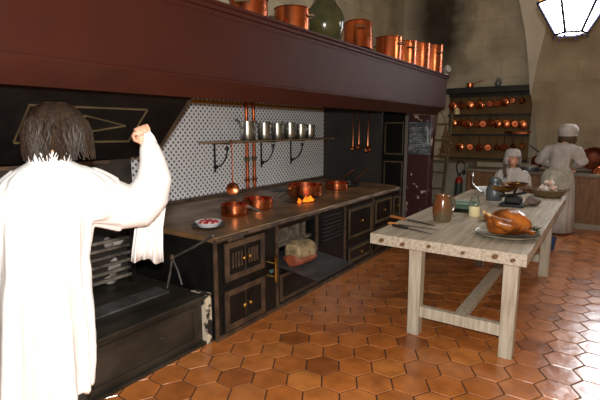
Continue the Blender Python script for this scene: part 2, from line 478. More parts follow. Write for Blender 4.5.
b = MB(); b.box((XW, HY1 - .08, ZB + .1), (XF - .1, HY1, 2.30)); b.build('end_board', HOODP, hood, smooth=False)
b = MB(); b.box((XW, HY0, 1.97), (XF - .1, HY1 - .08, 2.0)); b.build('soffit', DARKWALL, hood, smooth=False)

# pillar under the hood end with notice slate
pil = thing('wooden_pillar', 'chipped dark red pillar holding up the far end of the hood', 'pillar', (-2.38, 6.72, 0))
CHIP = mat('chipped_dark_red_paint', (62, 26, 26), .5, 0, (190, 170, 160), 9, lo=.62, hi=.66, bump=.2, detail=8)
b = MB(); b.box((-2.55, 6.62 + .02, 0), (-2.21, 6.86, ZB), bev=.012); b.build('shaft', CHIP, pil, smooth=False)
b = MB(); b.box((-2.60, 6.63, 0), (-2.55, 6.86, ZB)); b.build('plaster_edge', mat('grey_plaster', (116, 108, 100), .9), pil, smooth=False)
sl = thing('notice_board', 'grey slate notice board chalked with pale marks, hung on the red pillar', 'notice board', (-2.38, 6.63, 1.2))
SLATE = mat('chalky_slate', (62, 68, 72), .5, 0, (150, 156, 160), 7, lo=.45, hi=.75, stretch=(1, 1, 2.2), detail=8)
b = MB(); b.box((-2.53, 6.612, 1.205), (-2.19, 6.636, 1.69), bev=.006); b.build('slate', SLATE, sl, smooth=False)
b = MB(); rg = random.Random(5)
CH = mat('chalk', (178, 182, 184), .9, 0, (130, 136, 140), 20)
for row in range(7):
    z = 1.50 - row * .036; x = -2.51
    while x < -2.28:
        w = rg.uniform(.012, .05)
        b.tube([(x, 6.6105, z + rg.uniform(-.006, .006)), (x + w * .5, 6.6105, z + rg.uniform(-.008, .008)), (x + w, 6.6105, z + rg.uniform(-.006, .006))], .0042, 5)
        x += w + rg.uniform(.008, .02)
b.tube([(-2.47, 6.6105, 1.60), (-2.33, 6.6105, 1.605)], .004, 5)
b.tube([(-2.26, 6.6105, 1.62), (-2.235, 6.6105, 1.54), (-2.24, 6.6105, 1.45), (-2.23, 6.6105, 1.36)], .012, 5, flat=.3)
b.build('chalk_marks', CH, sl)

# dark cupboard beside pillar
cu = thing('dark_cupboard', 'dark cupboard with brass trimmed doors between the range and red pillar', 'cupboard', (-2.8, 6.75, 0))
b = MB(); b.box((-3.2, 6.68, 0), (-2.605, 6.95, 1.97)); b.build('carcass', IRON, cu, smooth=False)
for z0, z1 in ((1.18, 1.70), (.62, 1.10), (.1, .55)):
    b = MB(); b.box((-2.95, 6.655, z0), (-2.62, 6.682, z1)); d = b.build('door', IRON, cu, smooth=False)
    b = MB(); b.frame((-2.94, 6.65, z0 + .01), (1, 0, 0), (0, 0, 1), .315, z1 - z0 - .02, .022, (0, .006, 0)); b.build('brass_trim', BRASS_D, d, smooth=False)

# ------------------------------------------------------------------ cooking range
XS, ZT = -2.33, .82
rg_ = thing('cooking_range', 'long black cast iron cooking range with brass fittings along the tiled wall', 'range', (-3.0, 4.1, 0))
NY0, NY1 = 3.06, 3.66
b = MB()
b.box((XW + .02, 2.28, 0), (XS, NY0, .775)); b.box((XW + .02, NY1, 0), (XS, 5.86, .775))
b.box((XW + .02, NY0, 0), (XS, NY1, .37)); b.box((XW + .02, NY0, .725), (XS, NY1, .775)); b.box((XW + .02, NY0, .37), (-2.95, NY1, .725))
b.build('body', IRON, rg_, smooth=False)
b = MB()
for y in (2.29, NY0 - .02, NY1 + .03, 4.27, 4.98, 5.84):
    b.box((XS, y - .016, .02), (XS + .012, y + .016, .77))
b.box((XS, 2.27, 0), (XS + .02, 5.87, .03))
b.build('pilaster', RUST, rg_, smooth=False)
b = MB()
tp = [(XW + .02, 2.25), (XS + .045, 2.25), (XS + .045, 5.72), (XS - .1, 5.86), (XW + .02, 6.115)]
vv = b.prism([(x, y, .775) for x, y in tp], (0, 0, .045)); b.build('cooktop', COOKTOP, rg_, smooth=False, bevel=.012)
b = MB(); b.tube([(XS + .045, 2.25, .79), (XS + .045, 5.72, .79)], .018, 10); b.build('front_rail', RUST, rg_)
b = MB(); b.box((XW + .02, 2.25, .82), (XW + .075, 6.1, .85)); b.build('back_rail', RUST, rg_, smooth=False)
b = MB()
for k in range(4):
    b.lathe((XS + .05, 2.40 + k * .042, .775), [(0, -.018), (.016, -.014), (.021, 0), (.016, .014), (0, .018)], 10, (0, 1, 0))
b.build('scroll_ornament', RUST, rg_)


def front_door(y0, y1, z0, z1, name='oven_door', knobs=2, leaves=2, vents=False, trim=RUST, tw=.045):
    d = MB(); d.box((XS, y0, z0), (XS + .012, y1, z1)); D = d.build(name, IRON, rg_, smooth=False)
    t = MB(); t.frame((XS + .010, y0 + .01, z0 + .01), (0, 1, 0), (0, 0, 1), y1 - y0 - .02, z1 - z0 - .02, tw, (.012, 0, 0)); t.build('door_frame', trim, D, smooth=False)
    ym = (y0 + y1) / 2; zm = (z0 + z1) / 2
    if leaves == 2:
        t = MB(); t.box((XS + .012, ym - .003, z0 + tw), (XS + .016, ym + .003, z1 - tw)); t.build('seam', trim, D, smooth=False)
    if vents:
        for sgn in (-1, 1):
            for k in range(4):
                t = MB(); yy = ym + sgn * (.045 + k * .033); t.box((XS + .012, yy - .007, zm - .06), (XS + .017, yy + .007, zm + .06)); t.build('vent_bar', RUST, D, smooth=False)
    for sgn in ((-1, 1) if knobs == 2 else (0,) if knobs == 1 else ()):
        t = MB(); t.lathe((XS + .012, ym + sgn * .035, zm), [(.006, 0), (.006, .015), (.016, .02), (.018, .028), (.010, .036), (0, .037)], 12, (1, 0, 0)); t.build('knob', BRASS, D)
    return D


front_door(2.37, 2.86, .43, .75, vents=True); front_door(2.36, 2.86, .035, .375)
front_door(3.06, 3.70, .05, .32, name='ash_door', knobs=0, leaves=1, tw=.03)
front_door(4.33, 4.93, .36, .71, knobs=1, leaves=1, tw=.025, trim=BRASS_D); front_door(4.34, 4.92, .08, .26, knobs=1, leaves=1, name='ash_door', tw=.025, trim=BRASS_D)
front_door(5.02, 5.53, .42, .72, knobs=1, leaves=1, tw=.025, trim=BRASS_D); front_door(5.03, 5.53, .08, .36, knobs=1, leaves=1, tw=.025, trim=BRASS_D)
front_door(5.58, 5.82, .42, .70, knobs=1, leaves=1, tw=.02, trim=BRASS_D)
b = MB(); b.box((XS, 3.77, .42), (XS + .01, 4.22, .74))
for k in range(7): b.box((XS + .01, 3.80, .45 + k * .04), (XS + .02, 4.19, .466 + k * .04))
b.build('louvre_panel', IRON, rg_, smooth=False)
# brass tap in the left bay
tp_ = MB(); tp_.tube([(XS + .05, 2.96, .30), (XS + .05, 2.96, .47)], .014, 10); tp_.lathe((XS + .05, 2.96, .47), [(.02, 0), (.024, .012), (.012, .024), (.016, .04), (0, .046)], 12)
tp_.tube([(XS - .0, 2.96, .45), (XS + .05, 2.96, .45)], .01, 8); tp_.tube([(XS + .0, 2.96, .33), (XS + .05, 2.96, .33)], .01, 8)
tp_.lathe((XS + .05, 2.96, .285), [(.0, 0), (.018, .004), (.02, .015), (.012, .022)], 12)
tpo = tp_.build('water_tap', BRASS, rg_)
b = MB(); b.cyl((XS + .03, 2.90, .395), (XS + .03, 3.0, .395), .006); b.lathe((XS + .05, 2.90, .395), [(0, -.01), (.016, -.008), (.016, .008), (0, .01)], 10, (0, 1, 0)); b.build('tap_handle', mat('verdigris', (70, 110, 104), .6, .3), tpo)
# niche: grate and open flap
b = MB()
for k in range(9): b.box((-2.43, NY0 + .06 + k * .058, .565), (-2.40, NY0 + .077 + k * .058, .70))
b.box((-2.46, NY0, .54), (-2.37, NY1, .565))
b.build('ember_grate', mat('ashy_bars', (112, 98, 84), .8, 0, (64, 54, 46), 20), rg_, smooth=False)
b = MB(); b.box((XS - .3, NY0 + .01, .37), (XS, NY1 - .01, .382)); b.prism([(XS - .01, 3.05, .395), (XS - .01, 3.64, .395), (-1.83, 3.50, .385), (-1.83, 2.93, .385)], (0, 0, .018))
fp = b.build('open_flap', mat('grey_iron_plate', (88, 88, 90), .42, .4, (64, 64, 66), 8), rg_, smooth=False)
b = MB(); b.tube([(-1.95, 3.25, .385), (-2.02, 3.3, .30), (-2.32, 3.42, .22)], .011, 8); b.tube([(-1.95, 3.20, .385), (-1.93, 3.3, .35), (-1.98, 3.38, .33)], .01, 8); b.build('flap_bracket', RUST, fp)
# fire hole with live flame, hot plates
b = MB(); b.lathe((-3.38, 4.55, .82), [(.17, 0), (.17, .008), (.14, .010), (.135, .004), (.08, .004), (.075, .010), (.02, .010), (0, .012)], 28); b.build('hot_plate', IRON, rg_)
b = MB(); b.lathe((-2.72, 3.98, .82), [(.17, 0), (.17, .006), (.14, .008), (.0, .003)], 28); b.build('hot_plate', IRON, rg_)
b = MB(); b.lathe((-3.1, 3.55, .82), [(.16, 0), (.16, .006), (.13, .008), (.0, .003)], 28); b.build('hot_plate', IRON, rg_)
EMB = mat('glowing_flame', (255, 110, 20), .8, 0, (255, 200, 40), 20, emit=1.4)
rr = random.Random(2)
for k in range(9):
    b = MB(); x, y = -2.62 + rr.uniform(-.03, .03), 3.92 + rr.uniform(-.09, .1); h = rr.uniform(.03, .065)
    b.tube([(x, y, .826), (x + .01, y + .008, .826 + h * .5), (x + rr.uniform(-.01, .01), y + .012, .826 + h)], [.016, .014, .003], 8); b.build('flame', EMB, rg_)

# ------------------------------------------------------------------ hearth left of the range
XH, ZH = -2.37, .387
h = thing('open_hearth', 'low black iron hearth plinth with panelled front left of the range', 'hearth', (-2.8, 1.2, 0))
HIRON = mat('worn_hearth_iron', (44, 41, 36), .42, .4, (72, 66, 58), 5, bump=.12, bscale=20, stretch=(1, .5, 1))
b = MB(); b.box((-3.2, -1.3, 0), (XH - .02, 2.2, ZH - .03)); b.build('plinth', HIRON, h, smooth=False)
b = MB(); b.box((-3.2, -1.3, ZH - .03), (XH + .02, 2.235, ZH), bev=.008); b.build('hearth_slab', HIRON, h, smooth=False)
b = MB(); b.box((-2.78, -1.2, ZH), (-2.62, 2.1, ZH + .012)); b.build('ash_strip', mat('pale_ash_iron', (104, 106, 106), .5, .4, (70, 70, 68), 8), h, smooth=False)
b = MB(); b.frame((XH - .022, -1.2, .05), (0, 1, 0), (0, 0, 1), 3.34, .27, .03, (.016, 0, 0)); b.box((XH - .03, -1.3, 0), (XH + .01, 2.21, .025)); b.build('front_moulding', HIRON, h, smooth=False)
for y in (1.82, 1.3):
    b = MB(); b.lathe((XH - .02, y, .2), [(.014, 0), (.014, .01), (.006, .014), (.006, .02), (.014, .028), (0, .034)], 12, (1, 0, 0)); b.build('knob', HIRON, h)
b = MB(); b.box((XH - .14, 2.21, .0), (XH + .02, 2.262, .39)); b.build('broken_plaster', mat('crumbling_plaster', (206, 194, 172), .9, 0, (40, 34, 30), 9, lo=.5, hi=.56, bump=.5), h, smooth=False)
# back of the fireplace
b = MB(); b.box((-3.3, -1.3, 0), (-3.2, 2.2, 1.55)); b.box((-3.3, 2.2, .82), (-3.2, 2.245, 1.45))
b.build('fireback', mat('sooty_brick', (30, 27, 25), .9, 0, (56, 48, 42), 5, bump=.5, bscale=10), h, smooth=False)
b = MB(); b.box((-3.22, -1.3, 1.335), (-3.12, 2.0, 1.36)); b.build('mantel_ledge', RUST, h, smooth=False)
gr = thing('fire_basket', 'iron fire basket with ashy horizontal bars at the back of the hearth', 'fire basket', (-3.1, 1.3, ZH))
GB = mat('ash_grey_bars', (130, 122, 114), .6, .1, (60, 54, 48), 6)
for k in range(6): 
    b = MB(); b.box((-3.07, .3, ZH + .06 + k * .06), (-3.045, 2.12, ZH + .082 + k * .06)); b.build('bar', GB, gr, smooth=False)
for y in (.35, 1.05, 1.7, 2.1):
    b = MB(); b.box((-3.085, y - .02, ZH), (-3.04, y + .02, ZH + .44)); b.build('upright', IRON, gr, smooth=False)
b = MB(); rr = random.Random(9)
for k in range(46): b.ell((-3.135 + rr.uniform(-.02, .02), rr.uniform(.4, 2.05), ZH + .03 + rr.random() * .3), .035, .06, .035, Matrix.Rotation(rr.uniform(0, 3), 3, 'X'), 8)
co = b.build('coals', mat('ash_covered_coal', (196, 190, 184), .9, 0, (80, 72, 66), 7, bump=.6), gr); co['kind'] = 'stuff'
b = MB(); b.ell((-3.02, 1.55, ZH + .47), .05, .16, .03); b.build('ember_pan', mat('orange_embers', (170, 90, 36), .8, 0, (90, 50, 26), 12), gr)

# sloping iron canopy with brass trim
cn = thing('fireplace_canopy', 'sloping black iron smoke panel with brass lozenge trim above the hearth', 'smoke panel', (-2.6, 1.2, 1.8))
sl0, sl1 = V((-2.33, 0, 1.97)), V((-2.93, 0, 1.385))
sd = (sl1 - sl0).normalized(); nrm = V((sd.z, 0, -sd.x)) * -1
if nrm.x < 0: nrm = -nrm
b = MB(); b.prism([(sl0.x, -1.3, sl0.z), (sl1.x, -1.3, sl1.z), tuple(sl1 - nrm * .02 + V((0, -1.3, 0))), tuple(sl0 - nrm * .02 + V((0, -1.3, 0)))], (0, 3.56, 0))
b.build('panel', IRON, cn, smooth=False)
b = MB(); b.prism([tuple(sl0 + V((0, 2.255, 0))), tuple(sl1 + V((0, 2.255, 0))), tuple(sl1 + nrm * .014 + V((0, 2.255, 0))), tuple(sl0 + nrm * .014 + V((0, 2.255, 0)))], (0, .015, 0)); b.build('edge_strip', RUST, cn, smooth=False)


def on_slope(px, py):
    return atp(px, py, sl0, nrm) + nrm * .005


def strip(bm, p, q, w):
    bm.tube([p, q], w, 4, flat=.4, up=nrm)


b = MB(); c4 = [on_slope(*p) for p in ((29, 104), (147, 109), (128, 140.5), (13, 142))]
for k in range(4): strip(b, c4[k], c4[(k + 1) % 4], .011)
b.build('border_trim', BRASS_D, cn, smooth=False)
ctr = (c4[0] + c4[1] + c4[2] + c4[3]) / 4
b = MB(); lz = [on_slope(125, 125), on_slope(86, 115), ctr * 2 - on_slope(125, 125), on_slope(72, 133.5)]
for k in range(4): strip(b, lz[k], lz[(k + 1) % 4], .010)
b.build('lozenge_trim', BRASS_D, cn, smooth=False)
# spit hook hanging at the range corner
ck = thing('spit_hook', 'thin iron spit rod with forked legs beside the near end of the range', 'spit hook', (-2.6, 2.2, .39))
p0 = at(213, 236, 1, 2.24); p1 = at(172, 258, 1, 2.18); p2 = at(167, 288, 1, 2.12); p3 = at(182, 285, 1, 2.14)
b = MB(); b.tube([p0, (p0 + p1) / 2 + V((0, 0, -.005)), p1], .009, 8); b.build('rod', IRON_H, ck)
for q in (p2, p3):
    b = MB(); q.z = max(q.z, ZH + .005); b.tube([p1, (p1 + q) / 2 + V((.01, 0, .01)), q], .008, 8); b.build('leg', IRON_H, ck)
b = MB(); b.ell(p1, .025, .02, .03); b.build('pivot', RUST, ck)

# ------------------------------------------------------------------ pots helper
def pan(bm_parent, r, hgt, m, c=(0, 0, 0), t=.004, rim=.004, n=28, name='bowl'):
    x = MB(); x.lathe(c, [(0, 0), (r * .93, 0), (r * .985, .008), (r, hgt * .4), (r, hgt - .004), (r + rim, hgt), (r + rim, hgt + .004), (r - t, hgt + .004), (r - t, .012), (0, .008)], n)
    return x.build(name, m, bm_parent)


def long_handle(parent, a, dirv, L, z0, rise, m, r0=.010, name='handle', ring=True):
    d = V(dirv).normalized(); A = V(a)
    x = MB(); pts = [A - d * .012 + V((0, 0, -.015)), A + d * .01 + V((0, 0, -.01)), A + d * L * .3 + V((0, 0, rise * .35)), A + d * L * .7 + V((0, 0, rise * .75)), A + d * L + V((0, 0, rise))]
    x.tube(pts, [r0 * 1.5, r0 * 1.4, r0 * .8, r0, r0 * 1.25], 8, flat=.55, up=(0, 0, 1), round_ends=True)
    if ring:
        e = A + d * (L + .02) + V((0, 0, rise)); x.tube([e + (d * math.cos(q) + d.cross(V((0, 0, 1))) * math.sin(q)) * .014 for q in [k * PI / 5 for k in range(10)]], .004, 6, closed=True)
    return x.build(name, m, parent)


# saucepans on the range
o = thing('copper_saucepan', 'copper saucepan with iron handle nearest the meat plate on the range', 'saucepan', (-2.76, 2.98, ZT))
pan(o, .125, .10, COPPER, o.location); long_handle(o, o.location + V((.10, .075, .085)), (.85, .25, 0), .09, 0, -.045, IRON_H, .013)
o = thing('copper_saucepan', 'wide shallow copper saucepan with curved iron handle, second from the meat plate', 'saucepan', (-2.82, 3.38, ZT))
pan(o, .15, .095, COPPER, o.location); long_handle(o, o.location + V((.08, .125, .05)), (.3, .9, 0), .13, 0, .075, IRON_H, .013)
o = thing('copper_casserole', 'large round copper casserole standing over the open flame on the range', 'casserole', (-2.88, 4.32, ZT + .012))
pan(o, .205, .12, COPPER, o.location)
for s in (-1, 1):
    c = o.location + V((.2 * s * .35, .2 * s, .085)); d_ = V((.33 * s, .94 * s, 0)); tt = V((-.94, .33, 0))
    b = MB(); b.tube([c - tt * .04 - d_ * .012, c - tt * .04 + d_ * .03, c + tt * .04 + d_ * .03, c + tt * .04 - d_ * .012], .008, 8); b.build('handle', BRASS, o)
o = thing('copper_saute_pan', 'small copper pan with long raised handle at the far end of the range', 'pan', (-2.86, 5.02, ZT))
pan(o, .15, .085, COPPER, o.location); long_handle(o, o.location + V((-.05, .14, .08)), (-.12, 1, 0), .52, 0, .11, COPPER_D, .011)
o = thing('frying_pan', 'dark iron frying pan with long raised handle, last on the range top', 'frying pan', (-2.9, 5.42, ZT))
pan(o, .14, .05, IRON, o.location); long_handle(o, o.location + V((.02, .13, .05)), (-.02, 1, 0), .42, 0, .13, COPPER_D, .010)
# meat plate
o = thing('meat_plate', 'white rimmed plate of red meat on the near corner of the range', 'plate', (-2.60, 2.50, ZT))
b = MB(); b.lathe(o.location, [(0, 0), (.10, 0), (.135, .012), (.135, .016), (.105, .007), (0, .006)], 30); b.build('tray', IRON, o)
b = MB(); b.lathe(o.location + V((0, .0, .007)), [(0, 0), (.08, 0), (.105, .032), (.108, .036), (.100, .034), (.076, .008), (0, .007)], 30); b.build('dish', CHINA, o)
b = MB(); rr = random.Random(4)
for k in range(9):
    a = k * .7; rad = .055 if k else 0
    b.ell(o.location + V((rad * math.cos(a), rad * math.sin(a), .032)), .03, .026, .02, None, 10)
b.build('meat', mat('red_meat', (170, 50, 50), .4, 0, (220, 190, 180), 30, lo=.5, hi=.6), o)

# ------------------------------------------------------------------ tile wall fittings
for (yy, nm) in ((4.25, 'copper water pipe nearest the skimmer on the tiled wall'), (4.385, 'copper water pipe on the tiled wall, farther of the pair')):
    o = thing('copper_pipe', nm, 'pipe', (XW + .05, yy, .85))
    b = MB(); b.cyl((XW + .045, yy, .851), (XW + .045, yy, 1.969), .021); b.build('tube', COPPER_D, o)
    for z in (1.22, .95):
        b = MB(); b.lathe((XW + .045, yy, z), [(.021, -.03), (.034, -.026), (.034, -.01), (.027, 0), (.034, .01), (.034, .026), (.021, .03)], 14); b.build('collar', BRASS_D if z > 1 else COPPER_D, o)
ZSH = 1.455
sh = thing('wall_shelf', 'narrow iron shelf on scrolled brackets across the tiled wall', 'shelf', (XW, 4.8, ZSH))
b = MB(); b.prism([(XW + .075, 3.42, ZSH - .02), (XW + .22, 3.50, ZSH - .02), (XW + .27, 3.62, ZSH - .02), (XW + .27, 6.02, ZSH - .02), (XW + .075, 6.02, ZSH - .02)], (0, 0, .02)); b.build('board', mat('worn_tan_shelf', (150, 126, 92), .5, .1, (112, 92, 66), 8), sh, smooth=False)
for y in (3.72, 4.56, 5.22):
    b = MB(); b.box((XW + .012, y - .012, ZSH - .36), (XW + .024, y + .012, ZSH - .02)); b.box((XW + .012, y - .012, ZSH - .034), (XW + .25, y + .012, ZSH - .0195))
    pts = [(XW + .02, y, ZSH - .30)] + [(XW + .02 + .20 * math.sin(a), y, ZSH - .30 + .24 * (1 - math.cos(a))) for a in [k * PI / 16 for k in range(1, 9)]]
    b.tube(pts, .009, 8)
    for c, rr_ in (((XW + .05, y, ZSH - .30), .026), ((XW + .21, y, ZSH - .085), .028)):
        b.tube([(c[0] + rr_ * (1 - k * .06) * math.cos(k * .6), y, c[2] + rr_ * (1 - k * .06) * math.sin(k * .6)) for k in range(13)], .007, 8)
    b.build('bracket', IRON, sh)
# tin saucepans with long handles
def tin_pan(r, hgt):
    o = thing('tin_saucepan', 'x', 'saucepan', (0, 0, 0), 'tinned saucepans on the wall shelf')
    pan(o, r, hgt, TIN); long_handle(o, (0, -r, hgt * .72), (.25, -.8, 0), .15, 0, .085, IRON_H, .009)
    x = MB(); x.lathe((0, 0, hgt + .004), [(0, .012), (r * .6, .010), (r + .002, .004), (r + .002, 0), (r, 0)], 24); x.build('lid', TIN, o)
    return o


base = tin_pan(.088, .215)
tin_y = [4.13, 4.45, 4.72, 5.0, 5.26, 5.49]; tin_s = [1.0, .93, .92, .95, .88, .85]
wd = ['tallest tin saucepan, nearest on the wall shelf beside the first copper pipe', 'tin saucepan just beyond the copper pipes on the shelf', 'third tin saucepan along the wall shelf, over mid brackets', 'fourth tin saucepan along the wall shelf', 'fifth tin saucepan along the wall shelf, next to last', 'smallest tin saucepan at the far end of the wall shelf']
for k, (y, s) in enumerate(zip(tin_y, tin_s)):
    t = base if k == 0 else copy_tree(base)
    t.location = (XW + .16, y, ZSH); t.scale = (s, s, s); t['label'] = wd[k]
# skimmer
o = thing('copper_skimmer', 'copper skimmer hanging by its long handle from the near shelf end', 'skimmer', (XW + .285, 3.72, .95))
b = MB(); b.tube([(XW + .285, 3.72, 1.452), (XW + .285, 3.72, 1.2), (XW + .285, 3.72, .99)], [.008, .007, .010], 8, flat=.5)
b.tube([(XW + .285 + .012 * math.cos(q) - .01, 3.72, 1.462 + .014 * math.sin(q)) for q in [k * PI / 5 for k in range(10)]], .004, 6, closed=True); b.build('handle', COPPER_D, o)
b = MB(); b.lathe((XW + .285, 3.72, .925), [(0, -.012), (.05, -.008), (.072, .004), (.074, .008), (.05, -.003), (0, -.007)], 24, (.8, -.6, 0)); b.build('scoop', COPPER, o)
# ladles on dark partition
for k, (px, L, r_, lb) in enumerate(((353.5, .50, .035, 'small copper ladle, leftmost on the dark partition'), (359.5, .47, .04, 'middle copper ladle on the dark partition'), (368.5, .50, .055, 'largest copper ladle, rightmost on the dark partition'))):
    p = at(px, 115, 1, YE - .05)
    o = thing('copper_ladle', lb, 'ladle', p, 'copper ladles on the dark partition')
    b = MB(); b.tube([p + V((0, .045, .035)), p + V((0, .01, .04)), p + V((0, 0, .02)), p + V((0, 0, -L))], .0085, 8); b.build('handle', COPPER, o)
    b = MB(); b.lathe(p + V((0, -.01, -L - .0)), [(0, .04), (r_ * .7, .028), (r_, 0), (r_ * 1.02, -.004), (r_ * .9, 0), (r_ * .6, .02), (0, .03)], 18, (0, -1, .35)); b.build('cup', COPPER, o)
    b = MB(); b.cyl(p + V((0, .05, .035)), p + V((0, .0, .035)), .005); b.build('hook', IRON, o)

# ------------------------------------------------------------------ copper along the hood top
ZHT = 2.345


def stock_pot(r, hgt, m=COPPER_P, lid=False, handles=True):
    o = thing('copper_pot', 'x', 'pot', (0, 0, 0), 'copper pots along the hood top')
    pan(o, r, hgt, m, rim=.006)
    if handles:
        for s in (-1, 1):
            x = MB(); x.tube([(r * .98, s * .045, hgt * .72), (r + .03, s * .0 + .04 * s, hgt * .74), (r + .035, 0, hgt * .75)][::1], .008, 8)
            x.bm.free()
        x = MB(); x.tube([(-.045, -r + .002, hgt * .7), (-.04, -r - .035, hgt * .72), (.04, -r - .035, hgt * .72), (.045, -r + .002, hgt * .7)], .008, 8); x.build('handle', BRASS_D, o)
        x = MB(); x.tube([(-.045, r - .002, hgt * .7), (-.04, r + .035, hgt * .72), (.04, r + .035, hgt * .72), (.045, r - .002, hgt * .7)], .008, 8); x.build('handle', BRASS_D, o)
    return o


hp = [(-2.2, 2.57, .135, .14, (0, 0, .4), 'low copper pot nearest the camera on the hood top'),
      (-2.2, 3.10, .140, .19, (0, 0, 2.0), 'broad copper pot left of the green vase on the hood'),
      (-2.2, 4.26, .145, .27, (-.16, .0, .6), 'tilted copper pot right of the green vase on the hood'),
      (-2.2, 5.02, .150, .27, (0, 0, 1.4), 'copper pot on the hood, fourth from the far corner'),
      (-2.2, 5.48, .155, .29, (0, 0, .9), 'copper pot on the hood, third from the far corner'),
      (-2.19, 5.92, .165, .33, (0, 0, .2), 'tall copper pot on the hood, second from the far corner'),
      (-2.165, 6.40, .155, .37, (0, 0, 1.1), 'tallest copper pot, at the far corner of the hood')]
for x, y, r_, hh, rot, lb in hp:
    o = stock_pot(r_, hh); o.location = (x, y, ZHT + (.0235 if rot[0] else 0)); o.rotation_euler = rot; o['label'] = lb
o = thing('glazed_vase', 'bulbous dark green glazed vase between copper pots on the hood', 'vase', (-2.2, 3.60, ZHT))
VG = mat('green_glaze', (44, 52, 32), .18, 0, (70, 66, 38), 5, bump=.05, spec=.6)
b = MB(); b.lathe(o.location, [(0, 0), (.12, 0), (.145, .04), (.175, .12), (.182, .19), (.165, .26), (.115, .33), (.09, .37), (.085, .42), (.10, .46), (.09, .46), (.07, .42), (0, .4)], 32); b.build('body', VG, o)
for s in (-1, 1):
    b = MB(); b.tube([o.location + V((0, s * .07, .42)), o.location + V((0, s * .13, .40)), o.location + V((0, s * .13, .30))], .012, 8); b.build('handle', VG, o)
o = thing('spot_lamp', 'small pale round spot lamp on the far corner of the hood', 'lamp', (-2.02, 6.6, 2.345))
WM = mat('pale_grey_metal', (190, 188, 180), .35, .3)
b = MB(); b.lathe((-2.0, 6.6, 2.42), [(0, -.06), (.03, -.055), (.05, -.02), (.052, .03), (.045, .034), (.04, .0), (0, -.01)], 18, (.75, -.3, .25)); b.build('head', WM, o)
b = MB(); b.cyl((-2.02, 6.6, 2.345), (-2.02, 6.6, 2.41), .01); b.lathe((-2.02, 6.6, 2.345), [(0, 0), (.04, 0), (.04, .008), (0, .01)], 14); b.build('stand', WM, o)

# ------------------------------------------------------------------ work table
TZ = .79
tb = thing('work_table', 'long pale scrubbed pine kitchen table with braced square legs', 'table', (-.93, 4.7, 0))
b = MB(); w = 1.11 / 4
for k in range(4):
    b.box((-1.485 + k * w + .0006, 3.14, TZ - .082), (-1.485 + (k + 1) * w - .0006, 6.22, TZ), bev=.002)
b.build('top', WOODT, tb, smooth=False)
KN = mat('dark_wood_knot', (104, 72, 46), .7)
for x, z, s in ((-1.39, .745, .02), (-1.22, .738, .018), (-1.02, .752, .016), (-.78, .742, .014), (-.57, .75, .02), (-.46, .742, .016)):
    b = MB(); b.lathe((x, 3.1395, z), [(0, .0008), (s * .8, .0006), (s, 0)], 14, (0, -1, 0), fn=lambda i, a: 1 + .2 * math.sin(2 * a + .5)); b.build('knot', KN, tb)
for x, y, l in ((-1.15, 3.28, 0), (-.48, 3.28, 0), (-1.15, 5.42, 0), (-.48, 5.42, 0)):
    b = MB(); sx = .035 * (1 if x > -1 else -1)
    b.loft([((x, y, 0), (.064, 0, 0), (0, .064, 0)), ((x, y, TZ - .082), (.070, 0, 0), (0, .070, 0))], 4)
    bmesh.ops.rotate(b.bm, verts=b.bm.verts, cent=(x, y, 0), matrix=Matrix.Rotation(PI / 4, 3, 'Z'))
    b.build('leg', WOODL, tb, smooth=False, bevel=.006)
for y in (3.28, 5.42):
    b = MB(); b.box((-1.105, y - .028, .15), (-.525, y + .028, .235), bev=.004); b.build('cross_rail', WOODL, tb, smooth=False)
b = MB(); b.box((-.86, 3.308, .165), (-.78, 5.392, .225), bev=.004); b.build('centre_stretcher', WOODL, tb, smooth=False)

# things on the table
def tl(px, py): return at(px, py, 2, TZ)


j = tl(442, 221)
o = thing('glazed_jug', 'brown glazed earthenware jug with handle on the pine table', 'jug', j)
JG = mat('brown_glaze', (120, 68, 36), .2, 0, (96, 88, 66), 5, lo=.4, hi=.6, spec=.6)
b = MB(); b.lathe(j, [(0, 0), (.068, 0), (.077, .02), (.085, .08), (.084, .14), (.074, .185), (.070, .21), (.074, .232), (.070, .235), (.063, .21), (.066, .18), (0, .05)], 28); b.build('body', JG, o)
hd = RV.normalized()
b = MB(); b.tube([j + hd * .065 + V((0, 0, .21)), j + hd * .09 + V((0, 0, .205)), j + hd * .108 + V((0, 0, .165)), j + hd * .10 + V((0, 0, .115)), j + hd * .08 + V((0, 0, .085))], .010, 8); b.build('handle', JG, o)
j = tl(462, 211)
o = thing('glass_dish', 'square clear glass dish behind the jug on the table', 'glass dish', j)
TG = mat('pale_teal_glass', (196, 226, 222), .04, 0, trans=1.0)
b = MB(); b.box(j + V((-.12, -.09, 0)), j + V((.12, .09, .008)))
for lo, hi in (((-.12, -.09, .008), (-.112, .09, .085)), ((.112, -.09, .008), (.12, .09, .085)), ((-.112, -.09, .008), (.112, -.082, .085)), ((-.112, .082, .008), (.112, .09, .085))): b.box(j + V(lo), j + V(hi))
b.build('dish', TG, o, smooth=False)
b = MB(); b.frame(j + V((-.124, -.094, .085)), (1, 0, 0), (0, 1, 0), .248, .188, .014, (0, 0, .006)); b.build('rim', mat('teal_glass_edge', (150, 186, 180), .1, 0, spec=.6), o, smooth=False)
j = tl(474, 216)
o = thing('cream_jar', 'narrow glass jar half filled with cream, right of the glass dish', 'jar', j)
b = MB(); b.lathe(j, [(.0495, .095), (.05, .125), (.038, .15), (.032, .16), (.034, .18), (.031, .18), (.029, .16), (.035, .149), (.047, .124), (.0465, .095)], 24, closed=True); b.build('glass', GLASS, o)
b = MB(); b.lathe(j, [(0, 0), (.045, 0), (.049, .006), (.049, .0945), (0, .0945)], 24); b.build('cream', mat('cream', (240, 230, 186), .2, 0, (230, 216, 166), 10), o)
j = tl(484, 197)
o = thing('chrome_ladle', 'shiny metal ladle standing with curled handle on a white plate', 'ladle', j)
CHROME = mat('bright_metal', (220, 220, 224), .12, 1)
q = [at(x, y, 1, j.y) for x, y in ((472.5, 173.5), (473, 178), (472, 182), (474, 186), (478, 189), (481, 192))]
